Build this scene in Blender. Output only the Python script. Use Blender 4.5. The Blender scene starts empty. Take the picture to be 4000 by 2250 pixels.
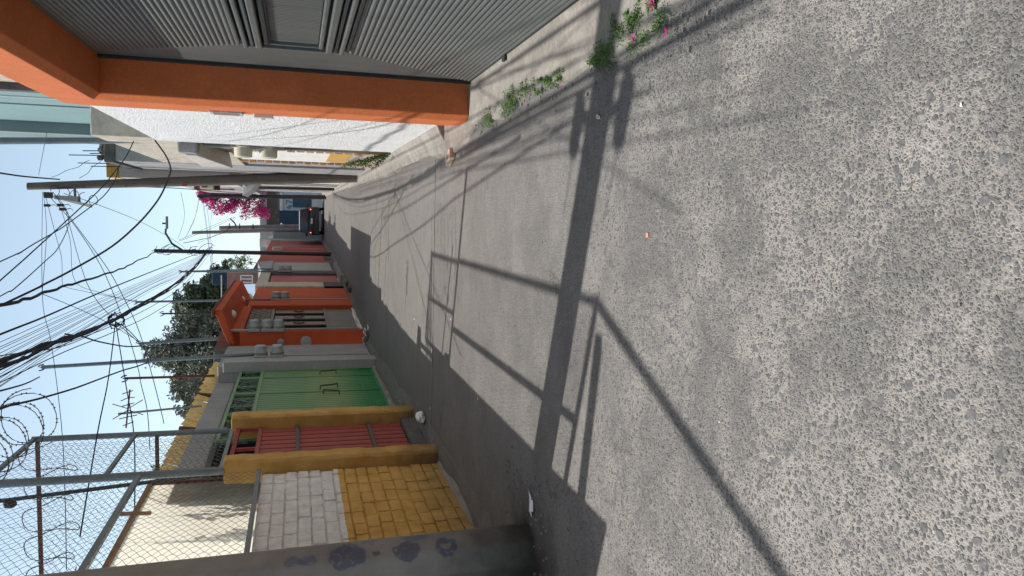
import bpy, math, random
import numpy as np
from mathutils import Vector, Matrix
random.seed(11); rng = np.random.default_rng(11)
scene = bpy.context.scene
R = math.radians
# ---------------------------------------------------------------- camera
F, PITCH, YAW = 3030.0, math.atan(840/3030), math.atan(293/math.hypot(3030, 840))
cam = bpy.data.cameras.new('camera'); camo = bpy.data.objects.new('camera', cam)
scene.collection.objects.link(camo); scene.camera = camo
cam.sensor_width = 36; cam.lens = 36*F/4000; cam.clip_start = .05; cam.clip_end = 3000
fw = Vector((-math.sin(YAW)*math.cos(PITCH), math.cos(YAW)*math.cos(PITCH), -math.sin(PITCH)))
rt = Vector((math.cos(YAW), math.sin(YAW), 0)); upv = rt.cross(fw)
m = Matrix((( -upv.x, rt.x, -fw.x, 0), (-upv.y, rt.y, -fw.y, 0), (-upv.z, rt.z, -fw.z, 1.55), (0, 0, 0, 1)))
camo.matrix_world = m                                   # the phone was held on its side: rolled a quarter turn
# ---------------------------------------------------------------- sky and sun
SUN_EL, SUN_AZ = R(62), math.atan2(-.945, .34)
world = bpy.data.worlds.new('World'); scene.world = world; world.use_nodes = True
wn = world.node_tree; bg = wn.nodes['Background']
sky = wn.nodes.new('ShaderNodeTexSky'); sky.sky_type = 'NISHITA'; sky.sun_disc = False
sky.sun_elevation = SUN_EL; sky.sun_rotation = SUN_AZ; sky.air_density = 1.0; sky.dust_density = 7; sky.ozone_density = .35; sky.altitude = 2200
hs = wn.nodes.new('ShaderNodeHueSaturation'); hs.inputs['Saturation'].default_value = .72; hs.inputs['Hue'].default_value = .476
wn.links.new(sky.outputs[0], hs.inputs['Color']); wn.links.new(hs.outputs[0], bg.inputs[0]); bg.inputs[1].default_value = .112
sl = bpy.data.lights.new('sun', 'SUN'); sl.energy = 3.1; sl.angle = R(.53); sl.color = (1, .955, .89)
so = bpy.data.objects.new('sun', sl); scene.collection.objects.link(so)
sd = Vector((math.sin(SUN_AZ)*math.cos(SUN_EL), math.cos(SUN_AZ)*math.cos(SUN_EL), math.sin(SUN_EL)))
so.rotation_euler = sd.to_track_quat('Z', 'Y').to_euler()
scene.view_settings.view_transform = 'Standard'; scene.view_settings.look = 'None'
scene.view_settings.gamma = 1; scene.view_settings.exposure = .85
scene.render.engine = 'CYCLES'; scene.cycles.max_bounces = 6; scene.cycles.transparent_max_bounces = 12
# ---------------------------------------------------------------- object helpers
COL = scene.collection; WL = {}
def wl(p): return Vector(WL.get(p.name, (0, 0, 0))) if p else Vector((0, 0, 0))
def tag(o, label=None, cat=None, group=None, kind=None):
    if label: o['label'] = label
    if cat: o['category'] = cat
    if group: o['group'] = group
    if kind: o['kind'] = kind
    return o
def thing(name, loc, label, cat, group=None, kind=None):
    o = bpy.data.objects.new(name, None); COL.objects.link(o); o.location = loc; o.empty_display_size = .1
    WL[o.name] = Vector(loc); return tag(o, label, cat, group, kind)
class MB:
    def __init__(s): s.v = []; s.f = []; s.smooth = False
    def add(s, vs, fs):
        n = len(s.v); s.v += [tuple(v) for v in vs]; s.f += [tuple(i+n for i in f) for f in fs]; return s
    def box(s, x0, x1, y0, y1, z0, z1, c=0):
        if x0 > x1: x0, x1 = x1, x0
        if y0 > y1: y0, y1 = y1, y0
        if z0 > z1: z0, z1 = z1, z0
        vs = [(x, y, z) for z in (z0, z1) for x, y in ((x0, y0), (x1, y0), (x1, y1), (x0, y1))]
        return s.add(vs, [(3, 2, 1, 0), (4, 5, 6, 7), (0, 1, 5, 4), (1, 2, 6, 5), (2, 3, 7, 6), (3, 0, 4, 7)])
    def hexa(s, b, t):     # 4 bottom points (ccw) + 4 top points
        return s.add(list(b)+list(t), [(3, 2, 1, 0), (4, 5, 6, 7), (0, 1, 5, 4), (1, 2, 6, 5), (2, 3, 7, 6), (3, 0, 4, 7)])
    def prism(s, poly, d):     # planar polygon extruded by vector d
        n = len(poly); d = Vector(d); a = [Vector(p) for p in poly]; vs = a+[p+d for p in a]
        return s.add(vs, [tuple(range(n))[::-1], tuple(range(n, 2*n))]+[(i, (i+1) % n, (i+1) % n+n, i+n) for i in range(n)])
    def tube(s, pts, r, seg=8, cap=True, r1=None):
        pts = [Vector(p) for p in pts]; n = len(pts); rings = []
        for i, p in enumerate(pts):
            t = (pts[min(i+1, n-1)]-pts[max(i-1, 0)])
            if t.length < 1e-9: t = Vector((0, 0, 1))
            t.normalize(); ref = Vector((0, 0, 1)) if abs(t.z) < .9 else Vector((1, 0, 0))
            u = t.cross(ref).normalized(); w = t.cross(u)
            rr = r if r1 is None else r+(r1-r)*i/(n-1)
            rings += [p+u*rr*math.cos(2*math.pi*k/seg)+w*rr*math.sin(2*math.pi*k/seg) for k in range(seg)]
        fs = [(i*seg+k, i*seg+(k+1) % seg, (i+1)*seg+(k+1) % seg, (i+1)*seg+k) for i in range(n-1) for k in range(seg)]
        if cap: fs += [tuple(range(seg))[::-1], tuple((n-1)*seg+k for k in range(seg))]
        s.smooth = True; return s.add(rings, fs)
    def bar(s, a, b, w, h):    # square bar between two points
        a = Vector(a); b = Vector(b); t = (b-a).normalized(); ref = Vector((0, 0, 1)) if abs(t.z) < .9 else Vector((0, 1, 0))
        u = t.cross(ref).normalized()*w/2; q = t.cross(u).normalized()*h/2
        c = [-u-q, u-q, u+q, -u+q]
        return s.hexa([a+k for k in c], [b+k for k in c])
    def lathe(s, prof, c, ax='z', seg=16):
        c = Vector(c); vs = []
        for r, h in prof:
            for k in range(seg):
                a = 2*math.pi*k/seg; x, y = r*math.cos(a), r*math.sin(a)
                vs.append(c+(Vector((x, y, h)) if ax == 'z' else Vector((h, x, y)) if ax == 'x' else Vector((x, h, y))))
        n = len(prof)
        fs = [(i*seg+k, i*seg+(k+1) % seg, (i+1)*seg+(k+1) % seg, (i+1)*seg+k) for i in range(n-1) for k in range(seg)]
        fs += [tuple(range(seg))[::-1], tuple((n-1)*seg+k for k in range(seg))]
        s.smooth = True; return s.add(vs, fs)
    def mesh(s, name, off=(0, 0, 0)):
        me = bpy.data.meshes.new(name); off = Vector(off)
        me.from_pydata([Vector(v)-off for v in s.v], [], s.f)
        import bmesh
        if len(s.f) < 30000:
            b = bmesh.new(); b.from_mesh(me); bmesh.ops.recalc_face_normals(b, faces=b.faces); b.to_mesh(me); b.free()
        if s.smooth:
            me.polygons.foreach_set('use_smooth', [True]*len(me.polygons))
            me.set_sharp_from_angle(angle=R(40))
        me.update(); return me
    def build(s, name, mat, parent=None, bevel=0, seg=2):
        me = s.mesh(name, wl(parent)); me.materials.append(mat)
        o = bpy.data.objects.new(name, me); COL.objects.link(o)
        if parent: o.parent = parent; WL[o.name] = wl(parent)
        if bevel:
            md = o.modifiers.new('bevel', 'BEVEL'); md.width = bevel; md.segments = seg; md.limit_method = 'ANGLE'; md.angle_limit = R(35)
        return o
def box(name, mat, parent, *a, bevel=0): return MB().box(*a).build(name, mat, parent, bevel)
def piece(name, me, parent, loc, rot=(0, 0, 0), scale=(1, 1, 1)):
    o = bpy.data.objects.new(name, me); COL.objects.link(o); o.parent = parent
    o.location = Vector(loc)-wl(parent); o.rotation_euler = rot; o.scale = scale; WL[o.name] = wl(parent); return o
# ---------------------------------------------------------------- materials
class NT:
    def __init__(s, name):
        s.m = bpy.data.materials.new(name); s.m.use_nodes = True; s.t = s.m.node_tree; s.b = s.t.nodes['Principled BSDF']
        g = s.t.nodes.new('ShaderNodeNewGeometry'); s.P = g.outputs['Position']
    def n(s, typ, **kw):
        o = s.t.nodes.new(typ)
        for k, v in kw.items():
            if k.startswith('i_'):
                key = k[2:]; key = int(key) if key.isdigit() else key.replace('_', ' ')
                if hasattr(v, 'is_output') or isinstance(v, bpy.types.NodeSocket): s.t.links.new(v, o.inputs[key])
                else: o.inputs[key].default_value = v
            else: setattr(o, k, v)
        return o
    def map(s, sc): return s.n('ShaderNodeMapping', i_0=s.P, i_3=sc).outputs[0]
    def noise(s, scale, vec=None, detail=4, rough=.6): return s.n('ShaderNodeTexNoise', i_Vector=vec or s.P, i_Scale=scale, i_Detail=detail, i_Roughness=rough).outputs[0]
    def ramp(s, fac, a, b, ca=(0, 0, 0, 1), cb=(1, 1, 1, 1)):
        r = s.n('ShaderNodeValToRGB', i_0=fac); e = r.color_ramp.elements
        e[0].position = a; e[1].position = b; e[0].color = ca; e[1].color = cb; return r.outputs[0]
    def mix(s, f, a, b, mode='MIX'):
        o = s.n('ShaderNodeMix', data_type='RGBA', blend_type=mode)
        for k, v in ((0, f), (6, a), (7, b)):
            if isinstance(v, bpy.types.NodeSocket): s.t.links.new(v, o.inputs[k])
            else: o.inputs[k].default_value = v if k == 0 else (tuple(v)+(1,))[:4]
        return o.outputs[2]
    def math(s, op, a, b=0.0, c=None):
        o = s.n('ShaderNodeMath', operation=op)
        for k, v in ((0, a), (1, b), (2, c)):
            if v is None: continue
            if isinstance(v, bpy.types.NodeSocket): s.t.links.new(v, o.inputs[k])
            else: o.inputs[k].default_value = v
        return o.outputs[0]
    def out(s, col, rough=.8, bump=None, bs=.3, bd=.01, metal=0, spec=.3):
        for k, v in (('Base Color', col), ('Roughness', rough), ('Metallic', metal), ('Specular IOR Level', spec)):
            if isinstance(v, bpy.types.NodeSocket): s.t.links.new(v, s.b.inputs[k])
            else: s.b.inputs[k].default_value = (tuple(v)+(1,))[:4] if k == 'Base Color' else v
        if bump is not None:
            b = s.n('ShaderNodeBump', i_Strength=bs, i_Distance=bd, i_Height=bump); s.t.links.new(b.outputs[0], s.b.inputs['Normal'])
        return s.m
def mul(c, k): return tuple(min(1, x*k) for x in c[:3])
def M(name, col, rough=.85, var=.18, sc=2.5, bump=.3, bsc=60, bd=.006, dirt=.25, dirtcol=(.05, .045, .04), metal=0, spec=.25, fine=.12, streak=True):
    t = NT(name)
    c = t.mix(t.ramp(t.noise(sc), .3, .7), mul(col, 1-var), mul(col, 1+var*.6))
    if fine: c = t.mix(fine, c, t.ramp(t.noise(bsc*.7, detail=3), .35, .65), 'OVERLAY')
    if dirt:
        v = t.map((3.5, 3.5, .35)) if streak else t.P
        d = t.ramp(t.noise(2.2, v, 6, .7), .52, .78)
        c = t.mix(t.math('MULTIPLY', d, dirt), c, dirtcol)
    return t.out(c, rough, t.noise(bsc, detail=5) if bump else None, bump, bd, metal, spec)
# ---- colours of the place
def road_mat():
    t = NT('road_concrete')
    d = t.n('ShaderNodeVectorMath', operation='MULTIPLY_ADD', i_0=t.n('ShaderNodeTexNoise', i_Vector=t.P, i_Scale=70, i_Detail=2).outputs[1], i_1=(.010, .010, 0), i_2=t.P).outputs[0]
    v1 = t.n('ShaderNodeTexVoronoi', feature='DISTANCE_TO_EDGE', i_Vector=d, i_Scale=92).outputs[0]
    v2 = t.n('ShaderNodeTexVoronoi', i_Vector=d, i_Scale=92).outputs[1]
    v3 = t.n('ShaderNodeTexVoronoi', i_Vector=d, i_Scale=150).outputs[0]
    y = t.n('ShaderNodeSeparateXYZ', i_0=t.P).outputs[1]
    far = t.ramp(t.math('DIVIDE', y, 16), .2, .75)
    patch = t.noise(1.7, detail=7, rough=.72)
    thr = t.math('MULTIPLY', t.ramp(patch, .25, .8), .40)
    mort = t.math('SUBTRACT', 1.0, t.ramp(t.math('SUBTRACT', v1, t.math('MULTIPLY', thr, .5)), .05, .16))
    stone = t.mix(t.n('ShaderNodeSeparateColor', i_0=v2).outputs[0], (.10, .10, .102), (.152, .15, .148))
    cem = t.mix(t.ramp(patch, .36, .72), (.175, .169, .162), (.27, .26, .244))
    nb_ = t.math('MULTIPLY', t.ramp(patch, .44, .64), t.ramp(t.math('DIVIDE', y, 16), .12, .26, (1, 1, 1, 1), (0, 0, 0, 1)))
    cem = t.mix(nb_, cem, (.335, .32, .295)); near = t.mix(mort, stone, cem)
    sv = t.map((1.3, 9, 1)); st = t.noise(2.2, sv, 6, .7)
    farc = t.mix(t.ramp(st, .3, .72), (.13, .122, .114), (.20, .19, .177))
    farc = t.mix(.35, farc, t.ramp(t.noise(55, detail=4), .3, .7), 'OVERLAY')
    c = t.mix(far, near, farc)
    c = t.mix(t.math('MULTIPLY', t.ramp(t.noise(.55, detail=6, rough=.7), .5, .8), .12), c, (.085, .082, .08))   # worn stains
    c = t.mix(.14, c, t.ramp(t.noise(190, detail=3), .3, .7), 'OVERLAY')
    crk = t.n('ShaderNodeTexVoronoi', feature='DISTANCE_TO_EDGE', i_Vector=t.n('ShaderNodeVectorMath', operation='MULTIPLY_ADD', i_0=t.n('ShaderNodeTexNoise', i_Vector=t.P, i_Scale=5, i_Detail=6).outputs[1], i_1=(.5, .5, 0), i_2=t.P).outputs[0], i_Scale=.42).outputs[0]
    c = t.mix(t.math('MULTIPLY', t.ramp(crk, .0015, .004, (1, 1, 1, 1), (0, 0, 0, 1)), t.math('MULTIPLY', t.ramp(t.noise(.8), .45, .6), .6)), c, (.05, .047, .043))
    spot = t.ramp(t.n('ShaderNodeTexVoronoi', i_Vector=d, i_Scale=2.6).outputs[0], .018, .04, (1, 1, 1, 1), (0, 0, 0, 1))
    c = t.mix(t.math('MULTIPLY', spot, .55), c, (.05, .048, .045))
    # soot and grease at the foot of the concrete pole
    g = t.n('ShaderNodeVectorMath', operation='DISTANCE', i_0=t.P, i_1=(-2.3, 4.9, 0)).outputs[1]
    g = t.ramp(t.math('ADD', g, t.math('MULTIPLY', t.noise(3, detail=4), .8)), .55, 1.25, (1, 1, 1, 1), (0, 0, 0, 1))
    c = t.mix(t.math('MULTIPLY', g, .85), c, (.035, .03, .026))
    h = t.math('ADD', t.math('MULTIPLY', t.ramp(v1, 0, .3), 1.0), t.math('ADD', t.math('MULTIPLY', v3, .5), t.math('MULTIPLY', t.noise(120, detail=4), .8)))
    return t.out(c, .88, h, .75, .006, spec=.25)
m_road = road_mat()
m_curb = M('curb_cement', (.25, .235, .21), .9, .25, 3, .5, 45, .012, .45, (.10, .09, .08), streak=False)
m_earth = M('earth', (.2, .175, .145), .95, .3, 3, .6, 30)
m_stone = M('aggregate_stone', (.125, .125, .127), .75, .4, 55, .2, 200, .002, 0, fine=.2)
m_white = M('white_roughcast', (.86, .87, .885), .9, .05, 2, 1.0, 40, .05, .10, (.4, .38, .35), fine=.75)
m_whiteb = M('white_limewash', (.8, .79, .76), .9, .1, 6, .7, 60, .01, .2, (.2, .17, .14))
m_ochre = M('ochre_paint', (.6, .36, .11), .85, .14, 3, .5, 60, .008, .35, (.11, .08, .05))
m_orange = M('orange_plaster', (.56, .158, .056), .88, .12, 2.2, .5, 60, .005, .22, (.24, .10, .06), fine=.08)
m_orange2 = M('deep_orange_plaster', (.48, .088, .034), .85, .13, 1.2, .3, 90, .004, .28, (.13, .05, .035))
m_grey = M('grey_cement', (.33, .325, .33), .9, .14, 2, .5, 50, .008, .3, (.14, .13, .13))
m_greyl = M('light_cement', (.35, .345, .345), .9, .1, 2, .4, 50, .006, .3, (.2, .19, .19))
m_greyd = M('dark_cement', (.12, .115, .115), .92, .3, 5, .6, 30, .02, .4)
m_beige = M('rough_beige_render', (.50, .45, .38), .92, .16, 2.5, .8, 14, .025, .4, (.2, .17, .13))
m_cream = M('cream_plaster', (.50, .46, .42), .9, .1, 1.5, .3, 60, .005, .25, (.25, .2, .16))
m_teal = M('pale_teal_paint', (.205, .315, .32), .7, .07, 1, .15, 60, .004, .12, (.2, .25, .25))
m_teal2 = M('shaded_teal_paint', (.20, .27, .275), .7, .08, 1, .15, 60, .004, .12, (.12, .16, .16))  # pale teal dulled to its tone in shade
m_pink = M('salmon_red_plaster', (.40, .115, .095), .9, .14, 1.2, .3, 60, .006, .4, (.14, .075, .07))
m_pink2 = M('faded_red_door_paint', (.36, .11, .095), .6, .1, 2, .1, 60, .003, .3, (.16, .08, .07))
m_red = M('dark_red_door_paint', (.29, .057, .05), .55, .14, 5, .12, 60, .003, .3, (.14, .07, .065))
m_brownsteel = M('brown_steel', (.10, .075, .065), .6, .2, 8, .2, 80, .002, .3)
m_steel = M('galvanised_steel', (.22, .24, .25), .5, .12, 6, .1, 80, .002, .2, metal=.3)
m_pipe = M('grey_pipe', (.17, .20, .22), .5, .15, 4, .1, 80, .002, .2, metal=.2)
m_rust = M('rusty_steel', (.13, .055, .035), .8, .3, 9, .4, 50, .003, .3)
m_gate = M('grey_gate_paint', (.10, .11, .109), .38, .16, 1.2, .15, 90, .001, .6, (.06, .045, .04), spec=.45, fine=.06)
m_gated = M('gate_frame_black', (.035, .035, .037), .6, .2, 5, .1)
m_wire = M('black_cable', (.02, .024, .036), .85, 0, 2, 0, dirt=0, fine=0)
m_wireg = M('chain_wire', (.13, .13, .135), .45, .1, 9, 0, dirt=.0, fine=0, metal=.5)
m_darkpole = M('dark_steel_pole', (.045, .042, .045), .6, .2, 3, .2)
m_woodpole = M('weathered_pole', (.23, .2, .185), .9, .2, 4, .3, 40, .01, .3)
m_cpole = M('concrete_pole_far', (.16, .135, .115), .9, .16, 3, .4, 50, .006, .35, (.07, .055, .045))
m_meter = M('meter_plastic', (.32, .32, .32), .45, .08, 8, .05, dirt=.2, spec=.5)
m_meterc = M('cream_meter_plastic', (.58, .54, .42), .5, .08, 8, .05, dirt=.15, spec=.4)
m_white2 = M('white_enamel', (.72, .71, .69), .5, .06, 5, .05, dirt=.15)
m_hbrick = M('hollow_brick', (.52, .30, .14), .9, .3, 18, .8, 60, .01, .3)
m_dkglass = M('dark_glass', (.02, .022, .025), .12, .0, 2, 0, dirt=0, fine=0, spec=.6)
m_paperw = M('white_paper', (.75, .75, .76), .7, .04, 6, .1, dirt=.08)
m_doorgrey = M('brushed_grey_door_paint', (.21, .195, .18), .6, .14, 3, .15, 60, .003, .3)
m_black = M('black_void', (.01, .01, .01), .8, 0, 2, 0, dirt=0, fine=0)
def green_mat():
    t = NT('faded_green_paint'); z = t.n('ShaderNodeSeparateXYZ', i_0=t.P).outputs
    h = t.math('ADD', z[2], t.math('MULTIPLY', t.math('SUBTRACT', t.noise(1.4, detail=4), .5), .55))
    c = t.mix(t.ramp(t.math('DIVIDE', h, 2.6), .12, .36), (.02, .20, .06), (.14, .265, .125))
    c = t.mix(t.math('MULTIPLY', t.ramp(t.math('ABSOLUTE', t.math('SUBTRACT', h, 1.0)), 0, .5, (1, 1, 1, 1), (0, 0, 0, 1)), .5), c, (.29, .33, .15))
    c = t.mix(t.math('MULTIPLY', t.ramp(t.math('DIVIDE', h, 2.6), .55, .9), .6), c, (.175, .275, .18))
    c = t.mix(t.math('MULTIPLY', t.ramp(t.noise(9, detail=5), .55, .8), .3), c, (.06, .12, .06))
    return t.out(c, .55, t.noise(50), .1, .003)
m_green = green_mat()
def brick_mat():
    t = NT('painted_wall_bricks'); p = t.n('ShaderNodeSeparateXYZ', i_0=t.P).outputs
    edge = t.math('ADD', p[2], t.math('MULTIPLY', t.math('SUBTRACT', t.noise(12), .5), .035))
    k = t.ramp(edge, 1.115, 1.122) if False else t.math('GREATER_THAN', edge, 1.13)
    k = t.math('MULTIPLY', k, t.math('LESS_THAN', p[1], 8.7))
    och = t.mix(t.ramp(t.noise(4, detail=5), .3, .7), (.52, .31, .075), (.70, .46, .15))
    och = t.mix(t.math('MULTIPLY', t.ramp(t.math('ADD', p[2], t.math('MULTIPLY', t.noise(5), .7)), .25, .85, (1, 1, 1, 1), (0, 0, 0, 1)), .7), och, (.16, .12, .075))
    wh = t.mix(t.ramp(t.noise(8, detail=5), .35, .75), (.82, .85, .84), (.60, .62, .61))
    c = t.mix(k, och, wh)
    h = t.math('ADD', t.noise(26, detail=6, rough=.7), t.math('MULTIPLY', t.n('ShaderNodeTexVoronoi', i_Vector=t.P, i_Scale=70).outputs[0], .5))
    return t.out(c, .88, h, .8, .012)
m_brick = brick_mat()
def blob_paint():     # grimy concrete with flaking blue painted letters
    t = NT('graffiti_concrete')
    c = t.mix(t.ramp(t.noise(3, detail=6), .3, .7), (.20, .19, .178), (.32, .305, .285))
    z = t.n('ShaderNodeSeparateXYZ', i_0=t.P).outputs
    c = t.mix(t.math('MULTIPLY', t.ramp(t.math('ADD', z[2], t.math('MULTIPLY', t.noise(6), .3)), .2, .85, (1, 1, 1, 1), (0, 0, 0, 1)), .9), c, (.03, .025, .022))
    warp = t.n('ShaderNodeVectorMath', operation='MULTIPLY_ADD', i_0=t.n('ShaderNodeTexNoise', i_Vector=t.P, i_Scale=16, i_Detail=3).outputs[1], i_1=(.07, .07, .07), i_2=t.P).outputs[0]
    flake = t.ramp(t.noise(22, detail=7, rough=.75), .36, .46)
    for (px_, py_, pz, sx, r0, r1, col) in (( -2.165, 4.885, .60, 1, .030, .075, (.02, .04, .13)), (-2.165, 4.885, .86, .8, -1, .075, (.02, .03, .10)), (-2.165, 4.885, 1.24, .75, -1, .095, (.02, .035, .12)), (-2.17, 4.885, 1.05, 1, -1, .028, (.02, .02, .03)), (-2.17, 4.885, 1.48, .8, -1, .05, (.07, .1, .22)), (-2.17, 4.885, 1.58, .6, -1, .045, (.08, .11, .2)), (-2.1, 4.98, .8, .5, -1, .06, (.09, .12, .2)), (-2.1, 4.98, 1.1, .5, -1, .05, (.1, .12, .2))):
        q = t.n('ShaderNodeVectorMath', operation='SUBTRACT', i_0=warp, i_1=(px_+.035, py_+.035, pz+.035)).outputs[0]
        q = t.n('ShaderNodeVectorMath', operation='MULTIPLY', i_0=q, i_1=(1, 1, sx)).outputs[0]
        L = t.n('ShaderNodeVectorMath', operation='LENGTH', i_0=q).outputs[1]
        k = t.ramp(L, r1-.008, r1+.004, (1, 1, 1, 1), (0, 0, 0, 1))
        if r0 > 0: k = t.math('MULTIPLY', k, t.ramp(L, r0-.005, r0+.008))
        c = t.mix(t.math('MULTIPLY', t.math('MULTIPLY', k, flake), .55), c, col)
    return t.out(c, .88, t.noise(60, detail=5), .5, .005)
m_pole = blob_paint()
# ================================================================= ground and road
def struct(o): o['kind'] = 'structure'; return o
struct(MB().add([(-1500, -1500, -.05), (1500, -1500, -.05), (1500, 1500, -.05), (-1500, 1500, -.05)], [(0, 1, 2, 3)]).build('ground', m_earth))
road = thing('road', (0, 0, 0), None, None, kind='structure')
ys = [-6, 9.0, 13.73, 15.98, 20.67, 26.97, 34.88, 43, 60]
for a, b in zip(ys[:-1], ys[1:]):
    mb = MB(); xs = [-3.6]+[-3.0+i*.28 for i in range(16)]+[1.4]; n = len(xs)
    g = .011
    row = lambda y: [(x, y+.006*math.sin(x*9+a)+.004*math.sin(x*23), 0) for x in xs]
    A, B = row(a+g), row(b-g)
    mb.add(A+B+[(x, y, -.05) for x, y, z in A]+[(x, y, -.05) for x, y, z in B],
           [(i, i+1, n+i+1, n+i) for i in range(n-1)]+[(2*n+i, 2*n+i+1, i+1, i) for i in range(n-1)]+[(n+i, n+i+1, 3*n+i+1, 3*n+i) for i in range(n-1)])
    mb.build('concrete_slab', m_road, road)
# exposed aggregate: real stones pressed into the worn slab in front of the camera
def stones():
    V = []; Fc = []; n = 0
    gx = np.arange(-1.75, .98, .0205); gy = np.arange(1.0, 4.4, .0205)
    for y in gy:
        dens = 1.0 if y < 2.6 else max(0, 1-(y-2.6)/1.9)
        for x in gx:
            pn = .5+.5*math.sin(x*2.3+1.3*math.sin(y*1.9)+.6)*math.cos(y*2.1-1.1*math.sin(x*1.7))
            if random.random() > (.42+.5*pn)*dens: continue
            if x < -.68*(y-.2)-.35 : continue
            big = random.random()
            r = .0045+.006*big**1.5+(.006 if big > .97 else 0)
            cx = x+random.uniform(-.007, .007); cy = y+random.uniform(-.007, .007)
            a0 = random.random()*6.28; el = random.uniform(.65, 1); ro = random.random()*3.14; h = random.uniform(.0006, .0022)
            K = 7; co, si = math.cos(ro), math.sin(ro)
            ring = []
            for k in range(K):
                a = a0+6.283*k/K; q = r*random.uniform(.8, 1.15); ux, uy = q*math.cos(a), q*math.sin(a)*el
                ring.append((ux*co-uy*si, ux*si+uy*co))
            for ux, uy in ring: V.append((cx+ux, cy+uy, .0003))
            tx, ty = random.uniform(-.1, .1)*h, random.uniform(-.1, .1)*h
            for ux, uy in ring: V.append((cx+ux*.72, cy+uy*.72, h+.0004+ux*tx*60+uy*ty*60))
            for k in range(K): Fc.append((n+k, n+(k+1) % K, n+K+(k+1) % K, n+K+k))
            Fc.append(tuple(n+K+k for k in range(K))); n += 2*K
    me = bpy.data.meshes.new('stones'); me.from_pydata(V, [], Fc); me.materials.append(m_stone)
    o = bpy.data.objects.new('road_stones', me); COL.objects.link(o); o['kind'] = 'stuff'; o['label'] = 'small grey stones worn bare in the concrete of the near roadway'; o['category'] = 'stones'
stones()
# right-hand cement apron and kerb, broken edge
edge = [(.80, -3), (.85, 1), (.98, 2.4), (.89, 3.13), (.80, 3.27), (.79, 3.58), (.86, 3.95), (.81, 4.53), (.9, 4.9), (.89, 5.23), (.86, 5.7), (.76, 5.91), (.87, 6.7), (.81, 6.95), (.66, 7.16), (.62, 7.6), (.66, 8.39), (.70, 9.4), (.74, 10.5), (.75, 11.45), (.70, 12.6), (.68, 14), (.72, 16), (.74, 19.2), (.8, 24), (.9, 32), (.95, 50)]
pts = []
for (x0, y0), (x1, y1) in zip(edge[:-1], edge[1:]):
    k = max(1, int((y1-y0)/.09)) if y0 < 13 else max(1, int((y1-y0)/.5))
    for i in range(k):
        s = i/k; pts.append((x0+(x1-x0)*s+random.uniform(-.018, .018), y0+(y1-y0)*s))
mb = MB(); n = len(pts)
zt = lambda y: .028 if y < 8 else .06
for x, y in pts:
    wx = 1.26
    mb.v += [(x-.012, y, -.02), (x+.01, y, zt(y)*.7+random.uniform(-.004, .004)), (x+.08, y, zt(y)+random.uniform(-.003, .003)), (wx, y, zt(y)+.014)]
for i in range(n-1):
    for j in range(3): mb.f.append((i*4+j, (i+1)*4+j, (i+1)*4+j+1, i*4+j+1))
struct(mb.build('kerb', m_curb))
# left-hand apron: slopes from the house fronts down to the road
mb = MB(); yy = np.arange(3, 50, .22); front = lambda y: np.interp(y, [3, 10.5, 12, 16.5, 18, 22.5, 26.5, 30, 35, 43, 50], [-2.75, -2.75, -3.0, -3.0, -2.95, -2.6, -2.4, -2.2, -2.1, -1.95, -1.75])
for y in yy:
    f = float(front(y)); w = .26 if y < 10.6 else .30+.06*math.sin(y*1.1)
    h = (.03 if y < 10.6 else .09)+.015*math.sin(y*2.3)
    mb.v += [(f-.4, y, h), (f+w*.45+random.uniform(-.03, .03), y, h*.75+random.uniform(-.01, .01)), (f+w+random.uniform(-.04, .04), y, .008), (f+w+.03, y, -.03)]
for i in range(len(yy)-1):
    for j in range(3): mb.f.append((i*4+j, i*4+j+1, (i+1)*4+j+1, (i+1)*4+j))
struct(mb.build('pavement', m_road))
# ================================================================= near right: grey garage gate in its orange frame
gate = thing('garage_gate', (1.24, 5, 0), 'large grey ribbed metal garage gate with a framed centre panel, set in the orange frame', 'gate')
GX = 1.235; YF = 7.0; ZB, ZT = .045, 3.3; IF = 6.16; ZI0, ZI1 = 1.17, 1.98; YN = 2.3     # far end, inner frame, near end
def ribmesh(L0, L1, w, depth, mitre0, mitre1, name, K=5):
    # rib running along +Y from 0; profile in x/z; mitre adds length as z grows
    mb = MB(); n = K+1
    prof = []
    for i in range(n):
        s = i/K; prof.append((-depth*math.sin(math.pi*(.06+.88*s))**.55, s*w))
    for end, L, mi in ((0, L0, mitre0), (1, L1, mitre1)):
        for x, z in prof: mb.v.append((x, L+mi*z/w, z))
    mb.f = [(i, i+1, n+i+1, n+i) for i in range(K)]+[tuple(range(n)), tuple(range(n, 2*n))[::-1]]
    mb.smooth = True; me = mb.mesh(name); me.materials.append(m_gate); return me
nb = 30; w = (ZI0-ZB)/nb
for i in range(nb):          # lower ribs, mitred on the diagonal to the far bottom corner
    z = ZB+i*w; s0, s1 = i/nb, (i+1)/nb
    yf0, yf1 = YF+(IF-YF)*s0, YF+(IF-YF)*s1; yn0 = YN-(YN-1.2)*(1-s0)
    piece('rib', ribmesh(yn0-4, yf0-4, w*.95, .019, 0, yf1-yf0, 'rib'), gate, (GX, 4, z))
nt = 34; w = (ZT-ZI1)/nt
for i in range(nt):
    z = ZI1+i*w; s0, s1 = i/nt, (i+1)/nt
    yf0, yf1 = IF+(YF-IF)*s0, IF+(YF-IF)*s1
    piece('rib', ribmesh(1.5-4, yf0-4, w*.95, .019, 0, yf1-yf0, 'rib'), gate, (GX, 4, z))
nv = 22; w = (YF-IF)/nv
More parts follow.
